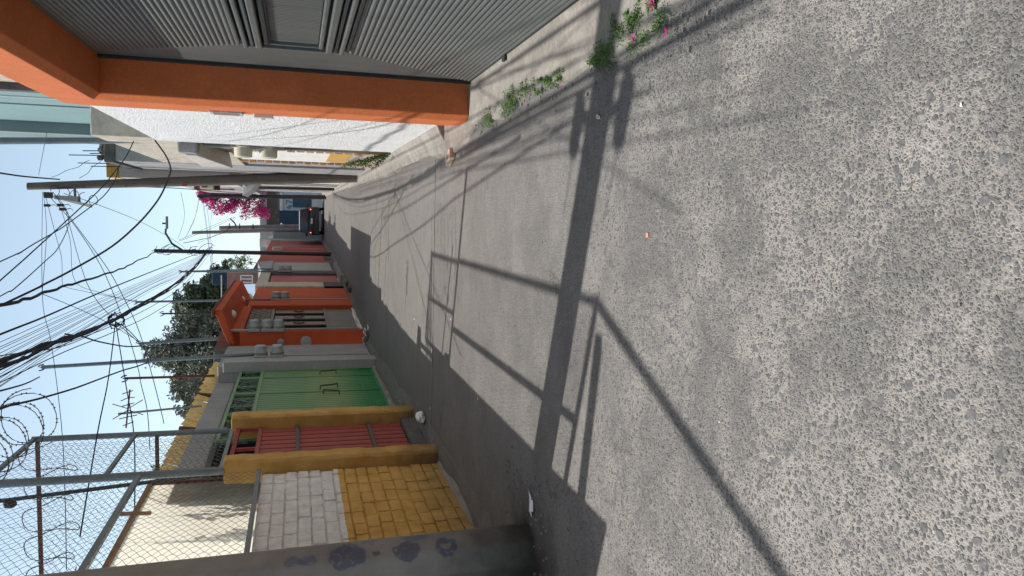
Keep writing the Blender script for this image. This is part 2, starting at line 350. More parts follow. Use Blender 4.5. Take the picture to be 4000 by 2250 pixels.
for i in range(nv):          # upright ribs of the far trapezoid
    y = IF+i*w; s0 = (y-IF)/(YF-IF); s1 = (y+w-IF)/(YF-IF)
    a0, a1 = ZI0+(ZB-ZI0)*s0, ZI0+(ZB-ZI0)*s1; b0, b1 = ZI1+(ZT-ZI1)*s0, ZI1+(ZT-ZI1)*s1
    d = .006
    mb = MB(); ym = y+w*.85
    mb.v = [(GX, y, a0), (GX-d, y+.004, a0), (GX-d, ym, a1), (GX, y+w, a1), (GX, y, b0), (GX-d, y+.004, b0), (GX-d, ym, b1), (GX, y+w, b1)]
    mb.f = [(0, 1, 5, 4), (1, 2, 6, 5), (2, 3, 7, 6)]
    mb.build('upright_rib', m_gate, gate)
box('back_sheet', m_gated, gate, GX+.004, GX+.02, 1.0, YF+.02, ZB-.02, ZT+.02)
# centre panel, moulded rails and far stile
cz0, cz1, cy1 = 1.40, 1.74, 5.98
for i in range(60):
    y = cy1-(i+1)*.038
    if y < 2.4: break
    mb = MB().box(GX-.006, GX+.002, y+.002, y+.036, cz0, cz1); mb.build('panel_strip', m_gate, gate, .003, 1)
for z0, z1, d in ((1.175, 1.2, .035), (1.215, 1.245, .055), (1.262, 1.285, .04), (1.30, 1.345, .06), (1.365, 1.395, .035), (1.745, 1.775, .035), (1.79, 1.835, .06), (1.85, 1.875, .04), (1.89, 1.92, .055), (1.945, 1.975, .035)):
    s = abs((z0+z1)/2-1.57)/.4
    MB().box(GX-d, GX+.002, 2.2, cy1+.17*max(0, s-.35)+.01, z0, z1).build('moulding', m_gate, gate, .008, 2)
for y0, y1, d in ((cy1, cy1+.03, .03), (cy1+.05, cy1+.075, .05), (cy1+.1, cy1+.13, .04)):
    box('moulding', m_gate, gate, GX-d, GX+.002, y0, y1, 1.36-(y0-cy1)*1.2, 1.78+(y0-cy1)*1.2, bevel=.006)
for i in range(46):      # toothed edge over the centre panel
    y = cy1-.02-i*.028
    box('tooth', m_gated, gate, GX-.03, GX-.02, y, y+.012, 1.728, 1.746)
box('stile', m_gated, gate, GX-.03, GX+.02, YF+.0, YF+.05, 0.03, ZT, bevel=.004)
box('sill_rail', m_gated, gate, GX-.02, GX+.01, 1, YF, .03, ZB+.002)
box('foot_bracket', m_gated, gate, GX-.06, GX-.005, 5.72, 5.8, .03, .06)
# orange frame
fr = thing('orange_gate_frame', (1, 7.5, 0), 'orange plastered pillar and lintel around the grey garage gate', 'gate frame')
mb = MB()     # pillar with a chamfered street corner
poly = [(.945, 8.1), (1.6, 8.1), (1.6, 7.10), (1.20, 7.10), (.94, 7.08), (.90, 7.12), (.875, 7.2), (.875, 7.5)]
poly = [(.945, 8.1), (1.9, 8.1), (1.9, 7.10), (1.22, 7.10), (.93, 7.07), (.88, 7.14), (.885, 7.5)]
mb.prism([(x, y, .03) for x, y in poly], (0, 0, 3.44)); mb.build('pillar', m_orange, fr, .01, 2)
mb = MB(); ch = [(1.9, 3.09), (.93, 3.09), (.875, 3.14), (.875, 3.47), (1.9, 3.47)]
mb.prism([(x, -2, z) for x, z in ch], (0, 9.085, 0)); mb.build('lintel', m_orange, fr, .008, 2)
pl = thing('house_number_tile', (.88, 7.5, 1.9), 'small glazed house tile in a recess of the orange pillar', 'tile')
box('tile', M('glazed_tile', (.5, .5, .47), .3, .35, 30, .1, dirt=0), pl, .868, .9, 7.42, 7.60, 2.02, 2.30, bevel=.004)
for k in range(7): box('tile_mark', m_ochre if k % 2 else M('blue_glaze', (.08, .12, .3), .3, .1, 9, 0, dirt=0), pl, .866, .869, 7.44+.022*k, 7.452+.022*k, 2.05, 2.27)
db = thing('doorbell', (.88, 7.5, 1.8), 'white doorbell box below the tile on the orange pillar', 'doorbell')
box('casing', m_white2, db, .85, .9, 7.50, 7.60, 1.76, 1.93, bevel=.008); box('button', m_gated, db, .845, .85, 7.53, 7.56, 1.83, 1.86)
# white roughcast wall
wwt = thing('white_wall', (1.2, 10, 0), 'white roughcast garden wall right after the orange pillar', 'wall')
mb = MB().hexa([(.952, 8.1, .03), (3.0, 8.1, .03), (3.0, 12.0, .03), (.952, 12.0, .03)], [(.965, 8.1, 3.45), (3.0, 8.1, 3.45), (3.0, 12.0, 3.45), (.965, 12.0, 3.45)]); mb.build('plaster_face', m_white, wwt, .015, 2)
mb = MB().hexa([(.70, 8.12, .02), (.951, 8.12, .02), (.951, 12.05, .02), (.72, 12.05, .02)], [(.90, 8.12, .13), (.951, 8.12, .15), (.951, 12.02, .17), (.92, 12.02, .15)]); mb.build('footing', m_curb, wwt, .01, 2)
# things above: beige house over the gate, teal block behind
bh = thing('beige_upper_house', (2, 8, 0), 'rough beige upper wall showing over the orange lintel', 'house')
box('wall', m_beige, bh, 1.32, 4, -4, 9.6, 3.48, 9); box('edge_band', m_greyd, bh, 1.24, 4, 9.6, 9.75, 3.0, 9)
box('coping', m_greyd, bh, 1.2, 1.32, -4, 9.6, 3.5, 3.62)
tb = thing('teal_building', (3, 16, 0), 'pale teal painted building with stepped corner behind the white wall', 'building')
box('wall', m_teal, tb, 1.72, 8, 9.9, 18.0, 0, 14)
box('shaded_wall', m_teal2, tb, 1.49, 8, 18.0, 20.4, 0, 14)  # block facing the camera, its shade put into the wall colour
box('corner_trim', m_white2, tb, 1.485, 1.50, 17.99, 18.02, 5, 14); box('corner_trim', m_white2, tb, 1.70, 1.718, 14.0, 14.03, 3, 14)
box('drip_line', m_teal2, tb, 1.70, 1.722, 15.0, 15.08, 3, 14)
# ================================================================= right side beyond the white wall
g2 = thing('rendered_house', (1.2, 15, 0), 'unfinished house in rough beige render with ochre paint patches, after the white wall', 'house')
box('wall', m_beige, g2, 1.00, 1.45, 12.02, 18.0, 2.62, 4.3, bevel=.02)
box('wall', m_greyd, g2, 1.04, 1.46, 12.02, 13.1, .03, 2.62); box('painted_wall', m_ochre, g2, 1.025, 1.04, 12.1, 13.1, .05, 1.0)
box('limewash_panel', m_whiteb, g2, 1.03, 1.45, 13.25, 16.3, .9, 2.62); box('limewash_panel', m_beige, g2, 1.032, 1.45, 13.25, 16.3, .03, .9); box('ochre_patch', m_ochre, g2, 1.026, 1.031, 13.4, 16, .62, 1.0)
box('wall', m_grey, g2, 1.04, 1.45, 16.45, 18, .03, 2.62)
for y in (13.1, 16.3):                     # raw ends of hollow bricks in the door jambs
    for k in range(17): box('brick', m_hbrick, g2, .985+random.uniform(-.01, .01), 1.2, y, y+.14, .08+k*.15, .08+k*.15+.125, bevel=.008)
box('jamb', m_white2, g2, 1.0, 1.03, 13.02, 13.1, .05, 2.5)
can = MB().hexa([(.80, 12.35, 2.95), (1.0, 12.35, 2.9), (1.0, 14.2, 2.66), (.74, 14.2, 2.6)], [(.80, 12.35, 3.13), (1.0, 12.35, 3.15), (1.0, 14.2, 3.12), (.74, 14.2, 3.1)]); can.build('canopy', m_cream, g2, .02)
MB().box(.82, 1.0, 12.05, 12.34, 2.93, 3.2).build('canopy_block', m_grey, g2, .03)
g3 = thing('grey_raw_house', (1.2, 19, 0), 'grey bare cement house with rubble and rebar on its roof, behind the beige render wall', 'house')
box('wall', m_grey, g3, .99, 1.48, 18.0, 20.95, .03, 5.38, bevel=.02)
box('roof_edge', m_greyd, g3, .95, 1.48, 17.96, 21, 5.2, 5.42, bevel=.03)
for k in range(26):
    x, y, z = random.uniform(.98, 1.35), random.uniform(17.95, 18.5), 5.42+random.uniform(0, .12)
    s = random.uniform(.03, .09); MB().box(x, x+s, y, y+s*1.4, z-.06, z+s*.7).build('rubble', m_greyd, g3, .015, 1)
for x, y, h in ((1.1, 18.1, .7), (1.16, 18.3, .35), (1.2, 18.15, .45), (1.02, 19.6, .9), (.99, 20.3, .8)): MB().tube([(x, y, 5.4), (x-.02, y, 5.4+h)], .011, 6).build('rebar', m_wire, g3)
g4 = thing('cream_house', (1.2, 23, 0), 'cream plastered house with an ochre roof edge, partly behind the concrete utility pole', 'house')
box('upper_wall', m_cream, g4, .76, 3, 21.0, 26, 3.2, 5.75, bevel=.01); box('roof_edge', m_ochre, g4, .75, 3, 20.98, 26.02, 5.75, 6.02, bevel=.01)
box('wall', m_white2, g4, 1.12, 3, 21.0, 33, .03, 3.2); box('lintel', m_ochre, g4, 1.02, 1.14, 21.2, 24, 2.7, 2.82)
for k in range(14): box('brick', m_hbrick, g4, 1.06+random.uniform(-.01, .01), 1.15, 21.0, 21.14, .05+k*.16, .05+k*.16+.135, bevel=.008)
box('door', m_doorgrey, g4, 1.09, 1.13, 23, 24.3, .05, 2.2); box('door', m_greyl, g4, 1.09, 1.13, 26.5, 28.5, .05, 2.4)
for y in (22.6, 25.1, 29.5, 31): MB().tube([(1.06, y, .05), (1.06, y, 3.1)], .025, 6).build('drain_pipe', m_greyl, g4)
g5 = thing('white_flat_house', (1.2, 38, 0), 'white two-storey house with a projecting white balcony past the concrete pole', 'house')
box('wall', m_white2, g5, 1.14, 3, 33, 44, .03, 3.4); box('upper_wall', m_greyl, g5, .95, 3, 33, 44, 3.4, 6.0)
box('pilaster', m_cream, g5, 1.0, 1.14, 35, 35.3, .03, 3.4); box('pilaster', m_whiteb, g5, 1.02, 1.14, 39, 39.4, .03, 3.4)
box('door', m_doorgrey, g5, 1.10, 1.15, 36.2, 37.6, .05, 2.3); box('door', m_pink2, g5, 1.10, 1.15, 40.2, 41.6, .05, 2.3)
MB().hexa([(.80, 30, 3.15), (1.4, 30, 2.75), (1.4, 33, 2.75), (.80, 33, 3.15)], [(.58, 30, 3.45), (1.4, 30, 3.45), (1.4, 33, 3.45), (.58, 33, 3.45)]).build('balcony', m_white2, g5, .01)
MB().box(.9, 1.3, 26.1, 30, 3.3, 4.6).build('upper_wall', m_greyl, g5)
box('window', m_dkglass, g5, .93, .96, 35, 36.6, 4.2, 5.2); box('window_frame', m_rust, g5, .92, .95, 34.9, 35, 4.1, 5.3)
hb = thing('wall_box', (.85, 24, 4), 'small open cream wooden box fixed high beside the concrete utility pole', 'box')
box('shell', m_meterc, hb, .62, .9, 23.7, 24.1, 3.85, 4.2, bevel=.01); box('opening', m_greyd, hb, .66, .8, 23.68, 23.7, 4.0, 4.15)
box('panel', m_rust, hb, .60, .9, 24.1, 24.15, 3.7, 4.4)
# meters at the near corner
mt = thing('electric_meters', (1.0, 12.6, 2), 'pair of round cream electricity meters on conduits by the white wall end', 'electric meter')
for z in (2.33, 1.97):
    MB().lathe([(.15, 0), (.155, .012), (.155, .03), (.135, .035), (.13, .17), (.10, .185)], (1.0, 12.5, z), 'x', 20)
    mb = MB().lathe([(.15, 0), (.155, -.012), (.155, -.03), (.135, -.035), (.13, -.17), (.10, -.185)], (1.0, 12.5, z), 'x', 20); mb.build('meter_cover', m_meterc, mt)
MB().box(.955, 1.03, 12.38, 12.62, 1.74, 2.5).build('base_plate', m_meter, mt, .01)
MB().tube([(.97, 12.5, .12), (.97, 12.5, 1.75)], .022, 8).build('conduit', m_meter, mt); MB().tube([(.97, 12.62, .4), (.97, 12.62, 1.75)], .014, 8).build('conduit', m_white2, mt)
MB().tube([(.97, 12.5, 2.5), (.97, 12.5, 2.95)], .03, 8).build('conduit', m_meter, mt)
mm = thing('bent_steel_mast', (1.02, 13, 3), 'long grey steel mast rising past the end of the white wall', 'mast')
MB().tube([(1.06, 13, 2.9), (1.05, 13, 3.6), (.935, 13, 5.75), (.86, 13, 7.2)], .034, 10, r1=.062).build('mast_pipe', m_pipe, mm)
# utility poles
def octpole(name, base, top, r0, r1, mat, label, n=8):
    t = thing(name, base, label, 'utility pole'); mb = MB(); vs = []
    for c, r in ((base, r0), (top, r1)):
        for k in range(n): a = 2*math.pi*(k+.5)/n+.35; vs.append((c[0]+r*math.cos(a), c[1]+r*math.sin(a), c[2]))
    mb.add(vs, [(k, (k+1) % n, (k+1) % n+n, k+n) for k in range(n)]+[tuple(range(n))[::-1], tuple(range(n, 2*n))])
    if n > 10: mb.smooth = True
    mb.build('shaft', mat, t, .012 if n == 8 else 0); return t
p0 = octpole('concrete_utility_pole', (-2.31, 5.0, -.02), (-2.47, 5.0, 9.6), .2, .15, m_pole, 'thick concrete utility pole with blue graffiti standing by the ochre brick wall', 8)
for sy in (-1, 1):
    MB().tube([(-2.42, 5.0+sy*.33, 4.9), (-2.42, 5.0+sy*.33, 5.7)], .007, 6).build('hanger_rod', m_pipe, p0); MB().lathe([(.05, 0), (.085, .04), (.085, .5), (.05, .55)], (-2.42, 5.0+sy*.33, 5.65), 'z', 10).build('fuse_holder', m_darkpole, p0)
MB().bar((-2.42, 4.6, 5.95), (-2.42, 5.4, 5.95), .06, .06).build('crossarm', m_pipe, p0)
p1 = octpole('concrete_utility_pole', (.985, 20.4, .0), (.46, 20.4, 7.55), .165, .085, m_cpole, 'leaning round concrete utility pole on the right kerb before the cream house', 16)
MB().box(.20, .34, 20.3, 20.5, 7.05, 7.2).build('insulator_bracket', m_darkpole, p1, .01)
for z, dx in ((6.55, .28), ): MB().tube([(.5, 20.3, z), (.22, 20.25, z-.02)], .03, 6).build('bracket_arm', m_pipe, p1)
MB().hexa([(.12, 20.15, 6.45), (.26, 20.15, 6.45), (.26, 20.4, 6.45), (.12, 20.4, 6.45)], [(.18, 20.15, 6.95), (.27, 20.15, 6.95), (.27, 20.4, 6.95), (.18, 20.4, 6.95)]).build('junction_box', m_meter, p1, .01)
MB().hexa([(.0, 20.2, 6.2), (.08, 20.2, 6.2), (.08, 20.36, 6.2), (.0, 20.36, 6.2)], [(.15, 20.2, 6.8), (.2, 20.2, 6.8), (.2, 20.36, 6.8), (.15, 20.36, 6.8)]).build('lamp_cover', m_white2, p1, .01)
box('sign', m_orange2, p1, .58, .66, 20.2, 20.23, 4.1, 4.2)
for i in range(5):
    a = random.random()*6; c = Vector((.17+.05*i, 20.2, 6.15+.2*i))
    MB().tube([c+Vector((.13*math.cos(a+k), .02*k, .1*math.sin(a+k))) for k in np.linspace(0, 5, 12)], .008, 5).build('cable_loop', m_wire, p1)
p2 = octpole('steel_lamp_post', (-1.83, 36.2, 0), (-1.77, 36.2, 7.45), .09, .085, m_darkpole, 'dark steel lamp post with a bent green arm, tangled in cables', 12)
MB().tube([(-1.75, 36.2, 6.3), (-1.45, 36.2, 6.75), (-1.0, 36.2, 7.0), (-.8, 36.2, 6.98)], .045, 8).build('lamp_arm', M('green_enamel', (.02, .09, .07), .5, .1, 5, .1), p2)
MB().box(-.82, -.28, 36.1, 36.32, 6.9, 6.98).build('lamp_head', m_steel, p2, .02); box('photocell', m_darkpole, p2, -.62, -.55, 36.15, 36.25, 6.98, 7.12)
for i in range(16):
    z0 = random.choice([random.uniform(5.2, 6.2), random.uniform(6.3, 7.4)]); a = random.random()*6; s = random.uniform(.1, .45)
    c = Vector((-1.78+random.uniform(-.1, .15), 36.0, z0))
    MB().tube([c+Vector((s*.6*math.cos(a+k*1.1), .03*k, s*math.sin(a+k*.8))) for k in np.linspace(0, random.uniform(2, 5), 9)], .012, 5).build('cable_loop', m_wire, p2)
p4 = octpole('dark_utility_pole', (.9, 44, 0), (.76, 44, 6.55), .12, .1, m_darkpole, 'dark slim utility pole standing in front of the pink bougainvillea', 10)
MB().hexa([(.6, 43.9, 6.35), (.8, 43.9, 6.35), (.8, 44.1, 6.35), (.6, 44.1, 6.35)], [(.7, 43.9, 6.6), (.85, 43.9, 6.6), (.85, 44.1, 6.6), (.7, 44.1, 6.6)]).build('cap', m_darkpole, p4)
octpole('wooden_utility_pole', (-1.0, 51.2, 0), (-1.36, 51.2, 7.75), .13, .10, m_woodpole, 'taller weathered grey pole at the far end, just left of the car', 10)
p6 = octpole('wooden_utility_pole', (-.86, 52.0, 0), (-1.06, 52.0, 6.25), .22, .13, m_woodpole, 'shorter thick weathered pole with a side arm, at the teal gate', 10)
MB().tube([(-1.0, 52, 5.2), (-.7, 51.9, 5.35), (-.45, 51.9, 5.6)], .045, 6).build('side_arm', m_darkpole, p6)
for z in (4.2, 5.0, 5.6): MB().box(-1.1, -.75, 51.8, 51.85, z, z+.06).build('crossbar', m_darkpole, p6)
ps = octpole('dark_utility_pole', (1.02, 33.2, 0), (.98, 33.2, 3.1), .06, .05, m_darkpole, 'thin short dark pole against the white house, between two poles', 8)
# ================================================================= left side
bw = thing('brick_wall', (-2.9, 6.5, 0), 'low brick wall painted white above and ochre below, under the mesh fence', 'wall')
box('core', m_brick, bw, -3.1, -2.761, 4.62, 8.37, 0, 1.905)
bms = []
for k in range(7):
    L = .283; Hh = .113; mb = MB(); nx, nz = 6, 4; d = .05
    g = {}
    for i in range(nx+1):
        for j in range(nz+1):
            y = (0, .03, .3, .52, .74, .97, 1)[i]*L; z = (0, .07, .5, .93, 1)[j]*Hh; e = (i in (0, nx))+(j in (0, nz))
            x = .022-(.007 if e else 0)-(.003 if e == 2 else 0)+(random.uniform(-.003, .003) if not e else random.uniform(-.003, .001))
            if e: y += (.005 if i == 0 else -.005 if i == nx else 0)+random.uniform(-.003, .003); z += (.004 if j == 0 else -.004 if j == nz else 0)+random.uniform(-.003, .003)
            g[i, j] = len(mb.v); mb.v.append((x, y, z))
    for i in range(nx):
        for j in range(nz): mb.f.append((g[i, j], g[i+1, j], g[i+1, j+1], g[i, j+1]))
    rim = [(i, 0) for i in range(nx)]+[(nx, j) for j in range(nz)]+[(i, nz) for i in range(nx, 0, -1)]+[(0, j) for j in range(nz, 0, -1)]
    b0 = len(mb.v)
    for r in rim: v = mb.v[g[r]]; mb.v.append((-.004, v[1], v[2]))
    for i in range(len(rim)): j = (i+1) % len(rim); mb.f.append((g[rim[i]], b0+i, b0+j, g[rim[j]]))
    me = mb.mesh('brick'); me.materials.append(m_brick); bms.append(me)
nr = 16; hh = 1.9/nr
for r in range(nr):
    y = 4.62-(.145 if r % 2 else 0)+random.uniform(-.02, .02)
    while y < 8.24:
        L = random.uniform(.24, .31)
        if y+L > 8.36: L = 8.36-y
        piece('brick', random.choice(bms), bw, (-2.765+random.uniform(-.004, .006), y, r*hh+random.uniform(-.003, .003)), scale=(1, L/.286, hh/.1185)); y += L+.002
MB().hexa([(-2.81, 4.6, 0), (-2.66, 4.6, 0), (-2.66, 8.37, 0), (-2.81, 8.37, 0)], [(-2.81, 4.6, .10), (-2.765, 4.6, .06), (-2.765, 8.37, .06), (-2.81, 8.37, .10)]).build('footing', m_curb, bw, .02)
def rough_pillar(x0, x1, y0, y1, z1, name, label):
    t = thing(name, ((x0+x1)/2, y0, 0), label, 'pillar'); mb = MB(); N = 26
    prof = [(x0, y0), (x1-.03, y0), (x1, y0+.03), (x1, y1-.03), (x1-.03, y1), (x0, y1)]
    n = len(prof)
    for k in range(N+1):
        z = z1*k/N
        for (x, y) in prof: mb.v.append((x+random.uniform(-.007, .007), y+random.uniform(-.007, .007), z))
    for k in range(N):
        for i in range(n): mb.f.append((k*n+i, k*n+(i+1) % n, (k+1)*n+(i+1) % n, (k+1)*n+i))
    mb.f += [tuple(range(n)), tuple(N*n+i for i in range(n))]
    mb.build('shaft', m_brickoch, t, .006, 1); return t
def och_mat():
    t = NT('ochre_pillar_paint'); z = t.n('ShaderNodeSeparateXYZ', i_0=t.P).outputs[2]
    c = t.mix(t.ramp(t.noise(4, detail=6), .3, .75), (.40, .235, .07), (.60, .37, .12))
    c = t.mix(t.math('MULTIPLY', t.ramp(t.math('ADD', z, t.math('MULTIPLY', t.noise(4), .8)), .3, .95, (1, 1, 1, 1), (0, 0, 0, 1)), .8), c, (.11, .085, .06))
    return t.out(c, .88, t.noise(30, detail=7, rough=.75), .7, .015)
m_brickoch = och_mat()
rough_pillar(-2.84, -2.60, 8.38, 8.66, 2.29, 'ochre_pillar', 'wide ochre pillar between the brick wall and the dark red door')
rough_pillar(-2.92, -2.62, 10.34, 10.62, 2.36, 'ochre_pillar', 'rough ochre pillar between the dark red door and the green gate')
# dark red door
rd = thing('red_metal_door', (-2.85, 9.5, 0), 'dark red ribbed metal door with brown rails between two ochre pillars', 'door')
y0, y1 = 8.67, 10.33; X = -2.80
box('step', m_greyd, rd, -3.1, -2.72, y0, y1, 0, .2, bevel=.01)
nd = 9; wd = (y1-y0-.06)/nd
for z0, z1 in ((.22, .62), (.665, 1.52), (1.56, 1.99)):
    for i in range(nd):
        y = y0+.03+i*wd; me = MB(); c = [(X-.02, y+.008), (X+.010, y+.022), (X+.016, y+wd*.5), (X+.010, y+wd-.022), (X-.02, y+wd-.008)]
        me.prism([(a, b, z0) for a, b in c], (0, 0, z1-z0)).build('slat', m_red, rd)
for z in (.64, 1.54): box('rail', m_brownsteel, rd, X-.01, X+.04, y0+.01, y1-.01, z-.022, z+.022, bevel=.004)
box('backing', m_black, rd, X-.06, X-.03, y0, y1, .2, 1.98); box('dark_recess_backing', m_greyd, rd, -3.95, -3.85, 8.2, 15, 0, 2.9)  # dark wall added behind the transom to stand for the shaded recess
for z in (2.0, 2.27): box('frame_bar', m_red, rd, X-.02, X+.03, y0, y1, z-.025, z+.025, bevel=.004)
for y in (y0+.02, (y0+y1)/2-.05, y1-.02): box('frame_bar', m_red, rd, X-.015, X+.025, y-.018, y+.018, 2.0, 2.27, bevel=.004)
box('lock', m_steel, rd, X+.01, X+.06, y0+.03, y0+.14, 1.36, 1.46, bevel=.01); MB().tube([(X+.03, y0+.0, .98), (X+.09, y0+.02, 1.0), (X+.03, y0+.02, 1.05)], .008, 6).build('chain_loop', m_steel, rd)
# green garage gate
gg = thing('green_gate', (-3.0, 13.5, 0), 'green three-leaf slatted metal gate with leaf scroll ironwork along its top', 'gate')
GXX = -3.04; ga, gb = 10.7, 16.05; zb, zt, zz = .14, 2.18, 2.60
def leafmesh():
    mb = MB(); P = [(0, 0), (.03, .035), (.075, .05), (.11, .025), (.125, -.005), (.10, -.04), (.05, -.045), (.015, -.02)]
    mb.prism([(0, a, b) for a, b in P], (.012, 0, 0)); me = mb.mesh('iron_leaf'); me.materials.append(m_greend); return me
m_greend = M('dark_green_iron', (.03, .085, .05), .5, .2, 10, .2)
lm = leafmesh()
leaves3 = [(10.7, 12.05), (12.07, 13.45), (13.47, 14.72), (14.74, 15.36)]
for a, b in leaves3:
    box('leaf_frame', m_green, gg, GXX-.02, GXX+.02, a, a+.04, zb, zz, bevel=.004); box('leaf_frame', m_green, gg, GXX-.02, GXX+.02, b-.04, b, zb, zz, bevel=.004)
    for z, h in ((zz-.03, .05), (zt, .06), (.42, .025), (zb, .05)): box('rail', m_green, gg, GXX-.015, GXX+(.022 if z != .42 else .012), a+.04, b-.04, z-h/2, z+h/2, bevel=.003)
    n = max(3, int(round((b-a-.08)/.128))); ws = (b-a-.08)/n
    for i in range(n):
        y = a+.04+i*ws
        for q0, q1 in ((zb+.03, .405), (.435, zt-.03)):
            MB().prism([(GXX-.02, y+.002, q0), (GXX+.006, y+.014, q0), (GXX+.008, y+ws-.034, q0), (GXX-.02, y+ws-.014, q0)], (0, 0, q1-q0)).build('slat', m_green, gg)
    yc = a+.3
    while yc < b-.2:
        for yb in (yc-.24, yc+.24):
            if a+.05 < yb < b-.05: box('scroll_bar', m_green, gg, GXX-.008, GXX+.008, yb-.008, yb+.008, zt+.03, zz-.05)
        MB().tube([(GXX, yc-.22, 2.39), (GXX, yc+.22, 2.39)], .011, 6).build('scroll_stem', m_greend, gg)
        for sy in (-1, 1):
            for sz in (-1, 1):
                MB().tube([(GXX, yc, 2.39), (GXX+.01, yc+sy*.10, 2.39+sz*.05), (GXX, yc+sy*.15, 2.39+sz*.12)], .009, 5).build('scroll_stem', m_greend, gg)
                piece('iron_leaf', lm, gg, (GXX, yc+sy*.12, 2.39+sz*.125), (random.uniform(-.4, .4)+(0 if sy > 0 else math.pi), 0, 0))
            piece('iron_leaf', lm, gg, (GXX+.012, yc+sy*.03, 2.39), (math.pi/2*sy, 0, 0), (1, .8, .8))
        yc += .5
box('backing', m_greend, gg, GXX-.035, GXX-.025, ga, gb, zb, zt)
box('backing', M('green_glass', (.10, .17, .12), .4, .2, 3, .05), gg, GXX-.05, GXX-.04, ga, gb, zt, zz)
for (ya, za, yb2, zb2) in ((13.3, 1.12, 13.2, .86), (13.62, 1.16, 13.75, .86), (14.9, 1.13, 14.98, .83)):
    h = MB().tube([(GXX, ya, za), (GXX+.07, ya, za), (GXX+.07, yb2, zb2), (GXX, yb2, zb2)], .014, 6); h.build('handle', m_greend, gg)
gh = thing('green_gate_house', (-3.2, 14, 0), 'grey cement lintel and wall around the green gate, with a roof of yellow corrugated tiles', 'house')
box('lintel', m_grey, gh, -3.9, -3.24, 8.9, 15.4, 2.68, 3.02, bevel=.02)
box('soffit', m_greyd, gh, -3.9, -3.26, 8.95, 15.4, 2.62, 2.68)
box('wall', m_grey, gh, -3.9, -2.92, 15.4, 17.7, 0, 3.0, bevel=.02); box('pilaster', m_greyl, gh, -3.05, -2.84, 15.37, 15.75, 0, 2.9, bevel=.015)
box('sill', m_curb, gh, -3.4, -2.96, 10.62, 15.37, 0, .13, bevel=.02)
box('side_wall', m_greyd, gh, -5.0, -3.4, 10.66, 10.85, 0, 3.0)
MB().bar((-3.62, 9.2, 2.86), (-3.3, 17.2, 3.08), .10, .12).build('rusty_beam', m_rust, gh)
for y in (10.6, 12.6, 14.6): MB().bar((-3.54+.04*(y-9), y, 3.0), (-3.5+.04*(y-9), y, 3.3), .08, .1).build('rafter', m_rust, gh)
m_roofy = M('yellow_fibre_sheet', (.80, .58, .25), .8, .25, 12, .5, 30, .01, .35)
prof = MB(); n = 0
for i in range(34):
    y = 8.9+i*.245; x0 = -3.62+.04*(y-9)
    jx, jz = random.uniform(-.012, .012), random.uniform(-.02, .015); zd = -.012*(y-9)
    mb = MB().hexa([(x0+jx, y, 2.97+zd), (x0+jx+.02, y, 2.97+zd), (x0+jx+.02, y+.24, 2.97+zd), (x0+jx, y+.24, 2.97+zd)], [(x0+jx+.12, y, 3.34+zd+jz), (x0+jx+.14, y, 3.34+zd+jz), (x0+jx+.14, y+.24, 3.31+zd+jz), (x0+jx+.12, y+.24, 3.31+zd+jz)])
    mb.build('roof_tile', m_roofy, gh)
mb = MB().box(-3.60, -3.55, 9.0, 17.2, 2.84, 3.12); mb.build('fascia_board', m_roofy, gh)
# orange house
oh = thing('deep_orange_house', (-2.9, 20, 0), 'deep orange house front with a sloping canopy over its grey metal door', 'house')
def fx(y): return float(np.interp(y, [10, 17.7, 18.03, 21.8, 22.5, 26.4], [-2.98, -2.97, -2.66, -2.53, -2.48, -2.42]))
def wallseg(name, mat, par, ya, yb, z0, z1, out=0, th=.5, bevel=.012):
    a, b = fx(ya)+out, fx(yb)+out
    return MB().hexa([(a-th, ya, z0), (a, ya, z0), (b, yb, z0), (b-th, yb, z0)], [(a-th, ya, z1), (a, ya, z1), (b, yb, z1), (b-th, yb, z1)]).build(name, mat, par, bevel)
wallseg('pillar', m_orange2, oh, 18.03, 18.22, 0, 2.78, .0)
wallseg('wall', m_orange2, oh, 21.85, 22.6, 0, 2.8, .02); wallseg('wall', m_orange2, oh, 22.6, 26.0, 0, 2.78, .0)
wallseg('lintel', m_orange2, oh, 18.2, 21.9, 2.72, 2.97, .0)
wallseg('parapet', m_greyd, oh, 17.4, 17.75, 2.78, 3.25, -.02, 1.5); wallseg('parapet', m_greyd, oh, 17.75, 23.5, 2.95, 3.3, -.1, 1.0)
mb = MB().hexa([(-2.9, 17.85, 2.88), (-2.14, 17.85, 3.12), (-2.03, 24.2, 3.12), (-2.58, 24.2, 2.86)], [(-2.9, 17.85, 3.0), (-2.14, 17.85, 3.30), (-2.03, 24.2, 3.30), (-2.58, 24.2, 2.98)]); mb.build('canopy', m_orange2, oh, .01)
MB().bar((-2.2, 17.7, 3.30), (-2.09, 24.25, 3.31), .16, .05).build('canopy_edge', m_rust, oh, .01)
for y in (19.2, 22.4): MB().lathe([(.11, 0), (.11, -.03), (.06, -.09), (.02, -.1)], (-2.42, y, 3.02), 'z', 12).build('ceiling_lamp', m_white2, oh)
for y, z, s in ((18.028, 1.9, .08), (18.028, 1.35, .13)): MB().lathe([(s, 0), (s*.8, -.03), (s*.3, -.06)], (-2.9, y, z), 'y', 10).build('cement_patch', m_grey, oh)
od = thing('grey_metal_door', (-2.8, 20, 0), 'grey metal double door with brick-pattern grille above, in the deep orange house', 'door')
def dseg(name, mat, ya, yb, z0, z1, out, th=.03, bevel=.003): return wallseg(name, mat, od, ya, yb, z0, z1, out, th, bevel)
dseg('backing', m_black, 18.2, 21.9, .12, 2.72, -.16)
